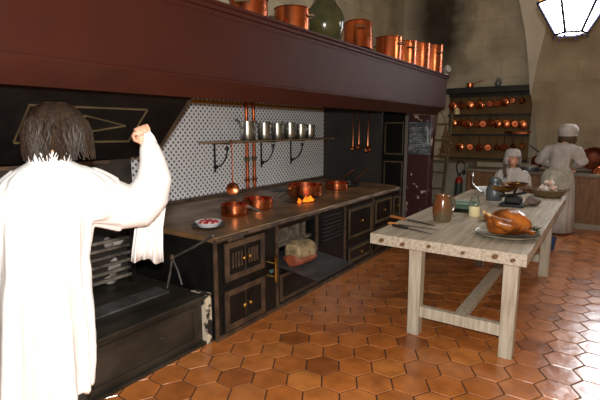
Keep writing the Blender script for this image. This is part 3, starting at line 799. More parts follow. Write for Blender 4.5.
b = MB(); b.tube(q, [.016, .014, .010, .011, .012, .010], 10, round_ends=True); b.build('handle', CHROME, o)
b = MB(); b.lathe(V((q[-1].x, q[-1].y, q[-1].z - .045)), [(0, 0), (.03, .006), (.045, .03), (.048, .045), (.043, .045), (.028, .01), (0, .004)], 18); b.build('bowl', CHROME, o)
j = tl(485, 195)
o = thing('white_plate', 'stack of white plates at the back left of the pine table', 'plates', j + V((0, .08, 0)))
o['label'] = 'wide white china bowl at the back left of the table'; o['category'] = 'bowl'
b = MB(); b.lathe(o.location, [(0, 0), (.08, 0), (.09, .012), (.135, .075), (.14, .085), (.132, .083), (.085, .02), (0, .014)], 30); b.build('bowl', CHINA, o)
j = tl(494, 200)
o = thing('pewter_flagon', 'squat grey pewter flagon with narrow neck left of the scales', 'flagon', j)
b = MB(); b.lathe(j, [(0, 0), (.078, 0), (.085, .01), (.09, .06), (.09, .13), (.075, .165), (.05, .18), (.048, .195), (.066, .205), (.07, .23), (.066, .25), (.05, .262), (0, .265)], 28); b.build('body', PEWTER, o)
b = MB(); b.tube([j + RV * .06 + V((0, 0, .215)), j + RV * .105 + V((0, 0, .2)), j + RV * .11 + V((0, 0, .13)), j + RV * .08 + V((0, 0, .08))], .008, 8); b.build('handle', PEWTER, o)
# balance scales
j = tl(512, 207)
o = thing('balance_scale', 'black iron balance scales with two brass pans on the table', 'scales', j)
b = MB(); b.box(j + V((-.12, -.04, 0)), j + V((.11, .16, .03)), bev=.006); b.box(j + V((-.08, .0, .03)), j + V((.08, .13, .105)), bev=.02); b.build('base', BLACK, o, smooth=False)
b = MB(); b.tube([j + V((-.13, .02, .10)), j + V((0, .08, .12)), j + V((.10, .16, .14))], .014, 8)
p1_ = at(503, 190.5, 1, j.y + .03); p2_ = at(517, 186, 1, j.y + .20)
b.tube([p1_ + V((0, 0, -.012)), V((p1_.x + .02, p1_.y + .02, j.z + .10))], .012, 8); b.tube([p2_ + V((0, 0, -.012)), V((p2_.x - .02, p2_.y - .06, j.z + .11))], .012, 8); b.build('beam', BLACK, o)
for p, r_ in ((p1_, .125), (p2_, .115)):
    b = MB(); b.lathe(p + V((0, 0, -.012)), [(0, 0), (r_ * .6, .006), (r_ * .95, .036), (r_, .046), (r_ * .96, .046), (r_ * .6, .012), (0, .006)], 30); b.build('pan', mat('old_brass_pan', (204, 146, 60), .3, 1, (120, 86, 40), 8), o)
b = MB(); b.lathe(p2_ + V((-.0, -.02, .0)), [(0, 0), (.02, 0), (.02, .03), (.008, .036), (.012, .05), (0, .054)], 12); b.build('weight', BRASS, o)
# plucked small birds lump
j = tl(533, 205.5)
o = thing('game_bird', 'small grey feathered game bird lying right of the scales', 'bird', j)
FE = mat('mottled_feathers', (126, 112, 100), .8, 0, (70, 58, 52), 18, bump=.4)
b = MB(); b.ell(j + V((0, 0, .048)), .075, .11, .045); b.tube([j + V((-.03, -.08, .05)), j + V((-.05, -.13, .035)), j + V((-.06, -.16, .03))], [.03, .024, .02], 10, round_ends=True)
b.tube([j + V((.02, .09, .045)), j + V((.05, .17, .03))], [.03, .012], 8, flat=.4)
b.build('body', FE, o, fuse=.008, disp=lambda p, n: .004 * noise.noise(p * 40))
b = MB(); b.tube([j + V((-.06, -.165, .03)), j + V((-.068, -.19, .026))], [.006, .002], 6); b.build('beak', BLACK, o)

# roast goose on pewter platter
j = at(507, 235, 2, TZ + .01)
po = thing('pewter_platter', 'round pewter platter under the roast turkey on the near table end', 'platter', (j.x, j.y, TZ))
b = MB(); ang = .45
def oval(f): return [(V((j.x, j.y, TZ + h_)), V((math.cos(ang), math.sin(ang), 0)) * r_ * 1.06, V((-math.sin(ang), math.cos(ang), 0)) * r_) for r_, h_ in f]
b.loft(oval([(.001, 0), (.135, 0), (.165, .012), (.21, .024), (.212, .03), (.165, .019), (.135, .010), (.001, .008)]), 40, caps=False); b.build('dish', PLATTER, po)
b = MB(); b.loft(oval([(.205, .028), (.212, .034), (.217, .028), (.212, .023)]), 40, caps=False, closed=True); b.build('rim', PLATTER, po)
T = V((j.x, j.y, TZ + .012)); ax = RV.normalized(); ay = V((-ax.y, ax.x, 0))
tk = thing('roast_turkey', 'golden brown roast turkey lying on the pewter platter', 'turkey', T)
def tp3(u, v, z): return T + ax * u + ay * v + V((0, 0, z))
b = MB()
b.loft([(tp3(u, 0, z), ay * ry, V((0, 0, rz))) for u, z, ry, rz in ((-.15, .075, .02, .03), (-.135, .08, .07, .06), (-.09, .092, .10, .085), (-.02, .10, .115, .099), (.05, .10, .115, .097), (.10, .088, .10, .082), (.145, .072, .075, .062), (.165, .06, .04, .04), (.175, .055, .01, .01))], 24)
for s in (-1, 1):   # drumsticks folded up to the left, wings along the side
    b.tube([tp3(.03, s * .095, .09), tp3(-.04, s * .112, .09), tp3(-.11, s * .085, .115), tp3(-.15, s * .055, .15)], [.03, .046, .036, .016], 14, round_ends=True)
    b.tube([tp3(.12, s * .08, .08), tp3(.07, s * .118, .06), tp3(.13, s * .118, .04), tp3(.17, s * .085, .035)], [.02, .024, .018, .01], 12, round_ends=True)
b.build('carcass', mat('roast_skin', (186, 106, 36), .34, 0, (104, 50, 14), 11, lo=.38, hi=.62, bump=.2, bscale=18, spec=.6), tk, fuse=.006, fuse_smooth=4, disp=lambda p, n: .003 * noise.noise(p * 25))
for s in (-1, 1):
    b = MB(); b.tube([tp3(-.145, s * .056, .148), tp3(-.17, s * .045, .168)], [.011, .013], 10, round_ends=True); b.build('drumstick_bone', mat('pale_bone', (206, 170, 120), .5), tk)
b = MB(); rr = random.Random(8)
for k in range(18):
    b.tube([tp3(.17, .02, .02), tp3(.2 + rr.random() * .02, .05 * rr.uniform(-1, 1), .03 + rr.random() * .03), tp3(.205 + rr.random() * .025, .07 * rr.uniform(-1, 1), .02 + rr.random() * .06)], [.003, .004, .001], 5)
hb = b.build('herb_sprig', mat('dark_herb', (56, 60, 40), .8), tk); hb['kind'] = 'stuff'
j = tl(484, 221)
o = thing('bread_piece', 'small pale bread crust left of the roast turkey', 'bread', j)
b = MB(); b.ell(j + V((0, 0, .02)), .055, .03, .024); b.build('crust', BREAD, o, fuse=.006, disp=lambda p, n: .004 * noise.noise(p * 50)); 
# basket of garlic and eggs
j = tl(548, 196.5); j.y = 6.02
o = thing('wicker_basket', 'shallow brown wicker tray basket on the far end of the table', 'basket', j)
WK = mat('brown_wicker', (124, 104, 70), .7, 0, (84, 66, 42), 30, stretch=(1, 1, 6), bump=.6, bscale=40)
b = MB()
for k in range(7):
    z = .012 + k * .012; r_ = .125 + k * .007
    b.tube([j + V((r_ * math.cos(q) * 1.1, r_ * math.sin(q) * .82, z + .003 * math.sin(q * 12 + k * PI))) for q in [i * PI / 20 for i in range(40)]], .008, 6, closed=True)
b.lathe(j + V((0, 0, .004)), [(0, 0), (.12, .001), (.14, .01), (.12, .012), (0, .01)], 30, fn=None)
b.build('weave', WK, o)
for s in (-1, 1):
    b = MB(); b.tube([j + V((s * .178, -.05, .095)), j + V((s * .215, -.03, .11)), j + V((s * .215, .03, .11)), j + V((s * .178, .05, .095))], .010, 8); b.build('handle', WK, o)
GAR = [mat('garlic_white', (226, 216, 206), .6, 0, (210, 196, 190), 20), mat('pink_shallot', (206, 160, 140), .5, 0, (220, 190, 172), 20), mat('brown_egg', (196, 150, 116), .5)]
def bulb(m):
    x = MB(); x.lathe((0, 0, 0), [(0, 0), (.022, .002), (.037, .018), (.036, .034), (.02, .05), (.008, .06), (.006, .074), (0, .075)], 14, fn=lambda i, a: 1 + .06 * math.cos(a * 7))
    q = x.build('garlic_bulb', m); return q
gb = [bulb(GAR[0]), bulb(GAR[1])]; rr = random.Random(12); n = 0
spots = [(q * .9 + lay, rad, lay) for lay, rad, cnt in ((0, .095, 8), (1, .068, 6), (2, .036, 3)) for q in range(cnt)]
for k, (q, rad, lay) in enumerate(spots):
    kk = 1 if k % 3 == 1 else 0
    g = gb[kk] if n < 2 and k == kk else gb[kk].copy()
    if g.name not in COL.objects: COL.objects.link(g)
    else: n += 1
    sp_ = {0: 8, 1: 6, 2: 3}[lay]; idx = k - {0: 0, 1: 8, 2: 14}[lay]; aa = 2 * PI * idx / sp_ + lay * .3
    g.location = j + V((rad * math.cos(aa), rad * .82 * math.sin(aa), .03 + lay * .058)); g.scale = (.88, .88, .88); g.rotation_euler = (rr.uniform(-.4, .4), rr.uniform(-.4, .4), rr.uniform(0, 6))
    tag(g, 'pinkish bulb among the garlic heaped in the wicker basket' if kk else 'white garlic bulb heaped in the wicker basket', 'garlic', 'pink bulbs in the basket' if kk else 'white garlic in the basket')
# knives
def knife(name, label, p, q, hl, hm, bw):
    p, q = V(p), V(q); d = (q - p).normalized(); s = V((-d.y, d.x, 0))
    o = thing(name, label, 'knife', p)
    x = MB(); x.tube([p, p + d * hl * .5, p + d * hl], [.012, .013, .010], 8, flat=.7, round_ends=True); bmesh.ops.translate(x.bm, verts=x.bm.verts, vec=(0, 0, .012)); x.build('handle', hm, o)
    x = MB(); a = p + d * (hl + .008); x.prism([a - s * bw * .3 + V((0, 0, .008)), q + V((0, 0, .006)), q - d * .06 + s * bw * .8 + V((0, 0, .006)), a + s * bw + V((0, 0, .008))], (0, 0, .003)); x.build('blade', IRON_H, o, smooth=False)
HW = mat('orange_wood_handle', (196, 132, 70), .5, 0, (160, 98, 50), 8); HB = mat('black_handle', (40, 36, 34), .5)
knife('kitchen_knife', 'long knife with pale wooden handle, farthest of the three on the table', tl(391, 217.5), tl(436, 227), .17, HW, .035)
knife('kitchen_knife', 'slim knife with short orange handle, middle of the three on the table', tl(389, 224.5), tl(440, 231), .07, HW, .02)
knife('sharpening_steel', 'dark handled steel nearest the table edge, beside the knives', tl(393, 226.5), tl(432, 235), .15, HB, .022)
# blue bottle on floor behind table leg
p = at(549, 249, 2, 0)
o = thing('blue_bucket', 'small blue bucket on the floor beyond the table legs', 'bucket', p)
b = MB(); b.lathe(p, [(0, 0), (.06, 0), (.075, .15), (.08, .15), (.08, .158), (.07, .158), (.056, .01), (0, .01)], 20); b.build('pail', mat('blue_enamel', (50, 74, 110), .4), o)
b = MB(); b.tube([p + V((.078 * math.cos(q), 0, .15 - .1 * math.sin(q) * -.4)) for q in [k * PI / 10 for k in range(11)]], .004, 6); b.build('handle', IRON_H, o)
# loaf on the flap
o = thing('bread_loaf', 'big rough loaf of bread on the open oven flap', 'bread', (-2.21, 3.24, .404))
b = MB(); L = V((-2.21, 3.24, .404))
b.loft([(L + V((0, y * .8, z * .95)), V((rx * .85, 0, 0)), V((0, 0, rz * .93))) for y, z, rx, rz in ((-.18, .10, .05, .06), (-.17, .105, .10, .098), (-.05, .11, .12, .106), (.08, .108, .12, .104), (.17, .10, .10, .095), (.185, .10, .05, .06))], 20, fn=lambda i, a: 1 / max(abs(math.cos(a)), abs(math.sin(a))) ** .6)
b.build('loaf', BREAD, o, fuse=.01, disp=lambda p, n: .010 * noise.noise(p * 14) + .005 * noise.noise(p * 40))
b = MB(); b.loft([(L + V((.005, y - .015, .052)), V((rx, 0, 0)), V((0, 0, .05))) for y, rx in ((-.145, .05), (-.115, .11), (.05, .118), (.12, .105), (.14, .04))], 16)
b.build('browned_base', mat('red_brown_crust', (150, 76, 44), .6, 0, (120, 60, 36), 8), o, fuse=.008)

# ------------------------------------------------------------------ far rack with copper pans
rk = thing('pan_rack', 'dark wooden rack with rails of copper pans on the far wall', 'rack', (-1.95, YF + .1, 0))
RKM = mat('dark_rack_wood', (30, 28, 23), .6, 0, (24, 22, 18), 5)
BKM = mat('olive_board', (114, 86, 48), .8, 0, (94, 72, 40), 3)
YR = YF + .2; RX0, RX1 = -2.72, -1.24
zz = [at(490, y, 1, YR - .12).z for y in (87, 93, 115, 135, 159)]
b = MB(); b.box((RX0, YR - .03, .95), (RX1, YR - .001, zz[0] - .05)); b.build('back_board', BKM, rk, smooth=False)
b = MB(); b.box((RX0 - .03, YR - .26, zz[1]), (RX1 + .0, YR, zz[0]), bev=.008); b.build('top_shelf', RKM, rk, smooth=False)
for z in zz[2:4]:
    b = MB(); b.box((RX0, YR - .12, z - .02), (RX1, YR - .06, z + .02)); b.build('rail', RKM, rk, smooth=False)
b = MB(); b.box((RX0, YR - .12, zz[4] - .02), (RX1, YR - .06, zz[4] + .01)); b.build('rail', RKM, rk, smooth=False)
b = MB(); b.box((RX0, YR - .09, zz[1] - .06), (RX1, YR - .05, zz[1])); b.build('rail', RKM, rk, smooth=False)


def hang_pan(r, m):
    o = thing('hanging_copper_pan', 'x', 'pan', (0, 0, 0), 'x')
    x = MB(); x.lathe((0, 0, 0), [(0, .035), (r * .8, .034), (r * .93, .026), (r, -.02), (r * 1.04, -.022), (r * .94, -.018), (r * .88, .018), (r * .75, .026), (0, .028)], 22, (0, -1, 0)); x.build('bowl', m, o)
    x = MB(); x.tube([(0, 0, r * .95), (0, -.004, r + .06), (0, 0, r + .125)], [.012, .007, .009], 8, flat=.6)
    x.tube([(.011 * math.cos(q), 0, r + .137 + .012 * math.sin(q)) for q in [k * PI / 4 for k in range(8)]], .0035, 6, closed=True); x.build('handle', IRON, o)
    x = MB(); x.tube([(0, .006, r + .149), (0, -.004, r + .158), (0, .0, r + .165), (0, .012, r + .166)], .0035, 6); x.build('hook', IRON, o)
    return o


protos = [hang_pan(.085, COPPER), hang_pan(.07, COPPER_D), hang_pan(.055, COPPER)]
used = [False] * 3
ORD = ['first', 'second', 'third', 'fourth', 'fifth', 'sixth', 'seventh', 'eighth', 'ninth', 'tenth', 'eleventh', 'twelfth']
rows = [('top', [(453, 106, 0), (461, 106, 1), (470, 105, 0), (480, 105, 0), (490, 104, 1), (497, 103.5, 1), (505, 102, 0), (513, 100.5, 2), (522, 101, 2)], zz[1] - .06),
        ('middle', [(453, 123, 0), (461, 123, 1), (468, 124.5, 0), (477, 124, 1), (483, 124, 1), (490, 123, 1), (497, 124, 0), (506, 124, 0), (515, 124, 1), (523, 124.5, 0)], zz[2] - .02),
        ('lower', [(460, 147, 0), (470, 147, 1), (479, 147.5, 1), (488, 147.5, 1), (497, 147.5, 2), (504, 147.5, 1), (513, 147, 2), (522, 146, 2)], zz[3] - .02)]
for rn, lst, zr in rows:
    for k, (px, py, kind) in enumerate(lst):
        p = at(px, py, 1, YR - .13)
        if p.x < RX0 + .03: p.x = RX0 + .05
        if not used[kind]: t = protos[kind]; used[kind] = True
        else: t = copy_tree(protos[kind])
        rad = (.085, .07, .055)[kind]
        gap = zr - p.z; sc = max(.75, min(1.5, gap / (rad + .166)))
        t.location = (p.x, YR - .14, p.z); t.scale = (1, 1, 1)
        for ch in t.children:     # handles reach up to the rail
            if ch.name.startswith(('handle', 'hook')): ch.scale = (1, 1, sc)
        t.rotation_euler = (0, 0, random.uniform(-.25, .25))
        t['label'] = f'{ORD[k]} copper pan from the left hanging on the {rn} rail of the far rack'; t['group'] = f'copper pans on the {rn} rail'
# big bright pan at the right of the middle rail
p = at(520, 133, 1, YR - .2)
o = thing('copper_fish_pan', 'long oval copper fish pan resting on the lower rail at the right of the rack', 'pan', (p.x - .05, YR - .17, zz[3] + .02))
b = MB(); b.loft([(o.location + V((0, 0, h_)), V((a_, 0, 0)), V((0, .05 * a_ / .24, 0))) for a_, h_ in ((.16, 0), (.21, .008), (.225, .05), (.232, .055), (.22, .055), (.2, .012), (.02, .01))], 28); b.build('pan', COPPER, o)
b = MB(); b.tube([o.location + V((.22, 0, .045)), o.location + V((.245, 0, .06)), o.location + V((.25, 0, .045))], .006, 6); b.build('handle', BRASS, o)
# on the rack top
p = at(470, 85, 1, YR - .14)
o = thing('copper_saucepan', 'tiny copper saucepan standing alone on top of the far rack', 'saucepan', (p.x, YR - .14, zz[0])); pan(o, .065, .085, COPPER, o.location); long_handle(o, o.location + V((.06, 0, .07)), (1, 0, 0), .16, 0, .05, COPPER_D, .009)
p = at(498, 85, 1, YR - .14)
o = thing('pewter_ewer', 'small grey ewer on top of the far rack', 'ewer', (p.x, YR - .14, zz[0]))
b = MB(); b.lathe(o.location, [(0, 0), (.05, 0), (.04, .015), (.055, .06), (.05, .09), (.022, .12), (.03, .16), (.026, .16), (0, .12)], 18); b.build('body', PEWTER, o)
b = MB(); b.tube([o.location + V((.025, 0, .145)), o.location + V((.065, 0, .13)), o.location + V((.05, 0, .08))], .006, 6); b.build('handle', PEWTER, o)
p = at(456, 113, 1, YR - .2)
o = thing('cream_crock', 'small cream crock standing at the left end of the rack rail', 'crock', (p.x, YR - .13, zz[2] + .02))
b = MB(); b.lathe(o.location, [(0, 0), (.05, 0), (.055, .02), (.055, .11), (.045, .125), (.05, .14), (.044, .14), (.04, .12), (0, .03)], 18); b.build('body', mat('cream_glaze', (222, 206, 150), .4), o)

# ------------------------------------------------------------------ far counter
CY = 8.36
ct = thing('far_counter', 'low brown wooden counter with grey top running along the far wall', 'counter', (-.4, 8.6, 0))
b = MB(); b.box((-2.08, CY + .04, .09), (XR - .3, YP - .005, .84)); b.build('carcass', WOODC, ct, smooth=False)
for k in range(6):
    x0 = -2.06 + k * .72
    b = MB(); b.frame((x0, CY + .04, .14), (1, 0, 0), (0, 0, 1), .70, .66, .07, (0, -.014, 0)); b.build('panel_frame', WOODC, ct, smooth=False)
b = MB(); b.box((-2.12, CY - .02, .84), (XR - .3, YP - .005, .885), bev=.006); b.build('worktop', mat('grey_stone_top', (134, 124, 108), .5, 0, (116, 106, 92), 5), ct, smooth=False)
b = MB(); b.box((-2.08, CY + .0, 0), (XR - .3, YP - .005, .09)); b.build('kerb', mat('grey_kerb_stone', (150, 140, 126), .7), ct, smooth=False)
COPPER_T = mat('tarnished_copper', (128, 62, 36), .5, .6, (90, 44, 28), 8)
# basins leaning on the counter
def basin(x, r, lb, y=8.82, tilt=1.15, m=COPPER_T, grp='copper basins on the far counter'):
    o = thing('copper_basin', lb, 'basin', (0, 0, 0), grp)
    q = MB(); q.lathe((0, 0, 0), [(0, 0), (r * .6, .004), (r * .85, .04), (r, .11), (r * 1.05, .115), (r * .97, .112), (r * .8, .045), (r * .55, .014), (0, .01)], 30); q.build('bowl', m, o)
    for s in (-1, 1):
        q = MB(); q.tube([(s * r * .99, -.05, .10), (s * (r + .045), -.04, .115), (s * (r + .045), .04, .115), (s * r * .99, .05, .10)], .008, 8); q.build('handle', BRASS_D, o)
    o.rotation_euler = (tilt, 0, 0); o.location = (x, y, .885 + r * 1.05 * math.sin(tilt) - .115 * math.cos(tilt) * 0 + .002)
    return o
basin(-.20, .19, 'round copper basin leaning on the wall right of the standing maid'); basin(.24, .19, 'second copper basin leaning right of the standing maid')
basin(-1.0, .11, 'small dark copper basin leaning on the wall left of the standing maid', y=8.84)
o = thing('copper_mould', 'shiny copper jelly mould on the counter by the copper basins', 'mould', (-.12, 8.55, .885))
b = MB(); b.lathe(o.location, [(.001, .11), (.03, .11), (.05, .10), (.075, .06), (.09, .01), (.095, 0), (.001, 0)], 32, fn=lambda i, a: 1 + (.08 * math.cos(8 * a) if 1 < i < 5 else 0)); b.build('body', COPPER, o)
o = thing('serving_pan', 'grey pan with pale lid on the counter between the two maids', 'pan', (-1.09, 8.5, .885))
pan(o, .13, .06, PEWTER, o.location); b = MB(); b.lathe(o.location + V((0, 0, .065)), [(.134, 0), (.134, .005), (.08, .03), (.015, .036), (.015, .05), (0, .052)], 24); b.build('lid', WM, o)
long_handle(o, o.location + V((-.12, 0, .05)), (-1, 0, 0), .14, 0, .03, IRON_H, .009)
o = thing('long_spoon', 'dark long handled spoon leaning on the wall above the counter', 'spoon', (-1.02, 8.88, .9))
o['label'] = 'dark long handled spoon leaning on the wall beside the maid'
b = MB(); b.tube([(-1.18, 8.93, 1.30), (-1.0, 8.9, 1.17), (-.84, 8.84, .93)], .009, 8); b.build('handle', IRON, o)
b = MB(); b.ell((-.83, 8.83, .918), .04, .03, .03); b.build('scoop', IRON, o)

# low pale wall section left of the counter
b = MB(); b.box((XW, 8.55, 0), (-2.13, YF + .2, .95)); b.build('wall_dado', mat('pale_limewash', (150, 146, 132), .85, 0, (128, 124, 112), 3), None, smooth=False, struct=True)
# ladder
o = thing('wooden_ladder', 'old olive brown wooden ladder leaning against the far wall', 'ladder', (-2.5, 8.3, 0))
fx = lambda px, y_: at(px, 170, 1, y_).x
xa, xb = fx(431.5, 8.3), fx(447, 8.3)
for x in (xa, xb):
    b = MB(); b.tube([(x, 8.02, 0.02), (x, 8.44, 1.86)], .032, 4, up=(1, 0, 0)); b.build('rail', WOODLAD, o, smooth=False)
for k in range(6):
    z = .22 + k * .29; y = 8.02 + .42 * (z - .02) / 1.84
    b = MB(); b.box((xa + .01, y - .02, z - .016), (xb - .01, y + .02, z + .016)); b.build('rung', WOODLAD, o, smooth=False)
# fire extinguisher on the low wall
p = at(458, 197, 1, 8.46)
o = thing('fire_extinguisher', 'red fire extinguisher with black hose hung on the pale low wall', 'fire extinguisher', p)
b = MB(); b.lathe(p, [(0, 0), (.06, 0), (.07, .015), (.07, .30), (.055, .35), (.025, .375), (.022, .40), (0, .40)], 22); b.build('cylinder', mat('red_paint', (150, 26, 26), .3), o)
b = MB(); b.lathe(p, [(.0712, .05), (.0712, .27)], 22, caps=False); b.build('label_band', mat('dark_green_label', (50, 66, 62), .4), o)
b = MB(); b.box(p + V((-.02, -.03, .40)), p + V((.02, .03, .44))); b.tube([p + V((0, 0, .43)), p + V((.04, -.02, .46)), p + V((.09, -.03, .45))], .009, 8); b.build('valve', BLACK, o)
b = MB(); b.tube([p + V((-.02, -.01, .42)), p + V((-.05, -.03, .55)), p + V((-.02, -.04, .66)), p + V((.05, -.04, .67)), p + V((.11, -.04, .60)), p + V((.11, -.04, .50)), p + V((.09, -.04, .46))], .013, 8); b.ell(p + V((.09, -.04, .47)), .03, .03, .05, None, 10); b.build('hose', BLACK, o)
b = MB(); b.box(p + V((-.03, .05, .1)), p + V((.03, .095, .16))); b.build('bracket', BLACK, o)
# dried herbs hanging from the hood end
p = at(446, 122, 1, 6.95)
o = thing('dried_herbs', 'bunch of dried brown herbs hanging beyond the hood end', 'herbs', p)
b = MB(); rr = random.Random(21)
for k in range(70):
    a = rr.uniform(0, 2 * PI); sp = rr.uniform(.02, .10); L_ = rr.uniform(.25, .55)
    e = p + V((sp * math.cos(a), sp * math.sin(a) * .6, -L_)); m_ = p + V((sp * .5 * math.cos(a), sp * .5 * math.sin(a) * .6, -L_ * .5))
    b.tube([p, m_, e], [.002, .004, .002], 4)
    for q in range(4):
        c = m_.lerp(e, q / 3.2); b.ell(c + V((rr.uniform(-.02, .02), rr.uniform(-.02, .02), 0)), .011, .011, .018, Matrix.Rotation(rr.uniform(0, 3), 3, 'X'), 6)
hh_ = b.build('foliage', mat('dried_herb_brown', (110, 84, 50), .9, 0, (76, 58, 36), 20), o); hh_['kind'] = 'stuff'
b = MB(); b.tube([p + V((0, 0, .0)), p + V((-.02, -.15, .13)), V((p.x - .03, 6.622, ZB + .2))], .004, 6); b.build('string', WOODLAD, o)

# ------------------------------------------------------------------ lantern
ln = thing('hanging_lantern', 'large hexagonal white glass lantern with dark frame hanging at top right', 'lantern', LANTERN)
LF = mat('dark_lantern_frame', (40, 40, 62), .4, .6)
LG = bpy.data.materials.new('lit_lantern_glass'); LG.use_nodes = True
bs = LG.node_tree.nodes['Principled BSDF']; bs.inputs['Base Color'].default_value = (.9, .88, .84, 1); bs.inputs['Emission Color'].default_value = (1, .97, .92, 1); bs.inputs['Emission Strength'].default_value = LANTERN_E
AM = mat('amber_lantern_glass', (255, 190, 100), .5, emit=.9)
hx = lambda r, z, a0=.25: [LANTERN + V((r * math.cos(a0 + k * PI / 3), r * math.sin(a0 + k * PI / 3), z)) for k in range(6)]
rb, rt, zt = .128, .295, .32
lo_, hi_ = hx(rb, .03), hx(rt, zt)
b = MB()
A = [b.bm.verts.new(q) for q in lo_]; B = [b.bm.verts.new(q) for q in hi_]
for k in range(6): b.bm.faces.new((A[k], A[(k + 1) % 6], B[(k + 1) % 6], B[k]))
b.bm.faces.new(A)
b.build('glass_shade', LG, ln, smooth=False)
b = MB(); t2 = hx(.27, zt + .07)
A = [b.bm.verts.new(q) for q in hx(rt, zt + .001)]; B = [b.bm.verts.new(q) for q in t2]
for k in range(6): b.bm.faces.new((A[k], A[(k + 1) % 6], B[(k + 1) % 6], B[k]))
b.build('amber_band', AM, ln, smooth=False)
lo2, hi2 = hx(rb + .006, .025), hx(rt + .006, zt)
for k in range(6):
    b = MB(); b.cyl(lo2[k], hi2[k], .013, .013, 8); b.build('rib', LF, ln)
b = MB(); b.tube(hx(rb + .006, .02), .011, 8, closed=True)
for q in hx(rb + .012, .0): b.tube([q, q + V((0, 0, -.03))], [.012, .003], 8)
b.build('bottom_ring', LF, ln)
b = MB(); b.tube(hx(rt + .006, zt), .012, 8, closed=True); b.build('top_ring', LF, ln)
b = MB(); q0 = hx(.28, zt + .07); A = [b.bm.verts.new(q) for q in q0]; B = [b.bm.verts.new(q) for q in hx(.05, zt + .30)]
for k in range(6): b.bm.faces.new((A[k], A[(k + 1) % 6], B[(k + 1) % 6], B[k]))
b.bm.faces.new(B); b.build('cap', LF, ln, smooth=False)
b = MB(); b.cyl(LANTERN + V((0, 0, zt + .28)), V((LANTERN.x, LANTERN.y, 5.83)), .012); b.build('hanging_rod', LF, ln)

# ------------------------------------------------------------------ people
def head_parts(b, c, fwd, right, s=1.0, jaw=True):
    """adds skull, jaw, nose and ears; c is the head centre at eye height"""
    up = V((0, 0, 1)); M = Matrix((right, fwd, up)).transposed()
    b.ell(c + up * .02 * s - fwd * .01 * s, .075 * s, .095 * s, .105 * s, M)
    b.ell(c - up * .055 * s + fwd * .025 * s, .056 * s, .066 * s, .066 * s, M)
    b.tube([c + up * .0 * s + fwd * .085 * s, c - up * .03 * s + fwd * .108 * s, c - up * .042 * s + fwd * .088 * s], [.009 * s, .014 * s, .012 * s], 8, round_ends=True)
    for q in (-1, 1): b.ell(c + right * q * .077 * s - up * .012 * s - fwd * .005 * s, .012 * s, .022 * s, .034 * s, M)


def face_bits(par, c, fwd, right, s=1.0):
    up = V((0, 0, 1)); M = Matrix((right, fwd, up)).transposed()
    for q in (-1, 1):
        b = MB(); b.ell(c + right * q * .032 * s + fwd * .078 * s + up * .002 * s, .011 * s, .007 * s, .006 * s, M, 10); e = b.build('eye', mat('eye_dark', (52, 40, 36), .3) if 'eye_dark' not in MATS else MATS['eye_dark'], par)
        b = MB(); b.tube([c + right * q * .018 * s + fwd * .088 * s + up * .022 * s, c + right * q * .034 * s + fwd * .086 * s + up * .028 * s, c + right * q * .05 * s + fwd * .074 * s + up * .022 * s], .004 * s, 6); b.build('eyebrow', HAIRL, par)
    b = MB(); b.tube([c + right * x_ * s + fwd * y_ * s - up * .072 * s for x_, y_ in ((-.024, .078), (0, .09), (.024, .078))], [.004 * s, .007 * s, .004 * s], 8, round_ends=True); b.build('lips', mat('lips', (170, 84, 76), .4) if 'lips' not in MATS else MATS['lips'], par)


def hand(b, wrist, palm_dir, finger_curl, knuckle_axis, s=1.0, curl=(.9, 1.2, .7), thumb_side=1):
    """palm_dir: wrist -> knuckles; finger_curl: direction the fingers bend towards; knuckle_axis: across the palm (index side positive)"""
    w = V(wrist); d = V(palm_dir).normalized(); k = V(knuckle_axis); k = (k - d * k.dot(d)).normalized(); n = V(finger_curl); n = (n - d * n.dot(d) - k * n.dot(k)).normalized()
    b.loft([(w - d * .03 * s, k * .024 * s, n * .018 * s), (w + d * .01 * s, k * .028 * s, n * .017 * s), (w + d * .05 * s, k * .04 * s, n * .016 * s), (w + d * .085 * s, k * .042 * s, n * .014 * s), (w + d * .094 * s, k * .036 * s, n * .009 * s)], 14)
    for i, (off, L) in enumerate(((.032, .074), (.011, .082), (-.011, .077), (-.031, .062))):
        p = w + d * .08 * s + k * off * s; pts = [p - d * .02 * s, p]; a = 0
        for seg, cu in zip((.42, .32, .26), curl):
            a += cu; dd = d * math.cos(a) + n * math.sin(a); p = p + dd * L * seg * s; pts.append(p)
        b.tube(pts, [.0095 * s, .0098 * s, .009 * s, .0085 * s, .0072 * s], 8, round_ends=True)
    t0 = w + d * .02 * s + k * .03 * s * thumb_side
    t1 = t0 + (d * .5 + k * .6 * thumb_side + n * .4).normalized() * .036 * s; t2 = t1 + (d * .7 + n * .6 + k * .05).normalized() * .03 * s; t3 = t2 + (d * .5 + n * .8 - k * .3).normalized() * .024 * s
    b.tube([t0 - d * .008 * s, t0, t1, t2, t3], [.012 * s, .0135 * s, .0115 * s, .010 * s, .0075 * s], 8, round_ends=True)


# ---- man in white smock seen from behind
MBASE = V((-2.0, 1.04, 0)); mf = V((-.888, .460, 0)).normalized(); mr = V((mf.y, -mf.x, 0)); up = V((0, 0, 1))
def mp(px, py, off=0.0): return atp(px, py, MBASE + mf * off, mf)
def ml(r, f, z): return MBASE + mr * r + mf * f + up * z
man = thing('person', 'person in long white smock with brown bobbed hair, back turned, holding up a white cloth', 'person', MBASE)
hc = mp(58, 131, .02); hf = (mf + mr * .25).normalized(); hr = V((hf.y, -hf.x, 0))
neck0 = mp(51, 172); neck0.z = 1.40
sR = mp(90, 180); sR.z = 1.325; wri = mp(147.5, 143, .11); elb = mp(150, 200, .06)
sL = neck0 - (sR - neck0) + V((0, 0, 0)); sL.z = 1.31
elbL = sL - mr * .10 + mf * .04 - up * .27; wriL = elbL + mf * .22 + mr * .05 - up * .10
b = MB()
head_parts(b, hc, hf, hr)
b.tube([hc - up * .03, neck0 + up * .06, neck0 - up * .03], [.055, .056, .075], 14)
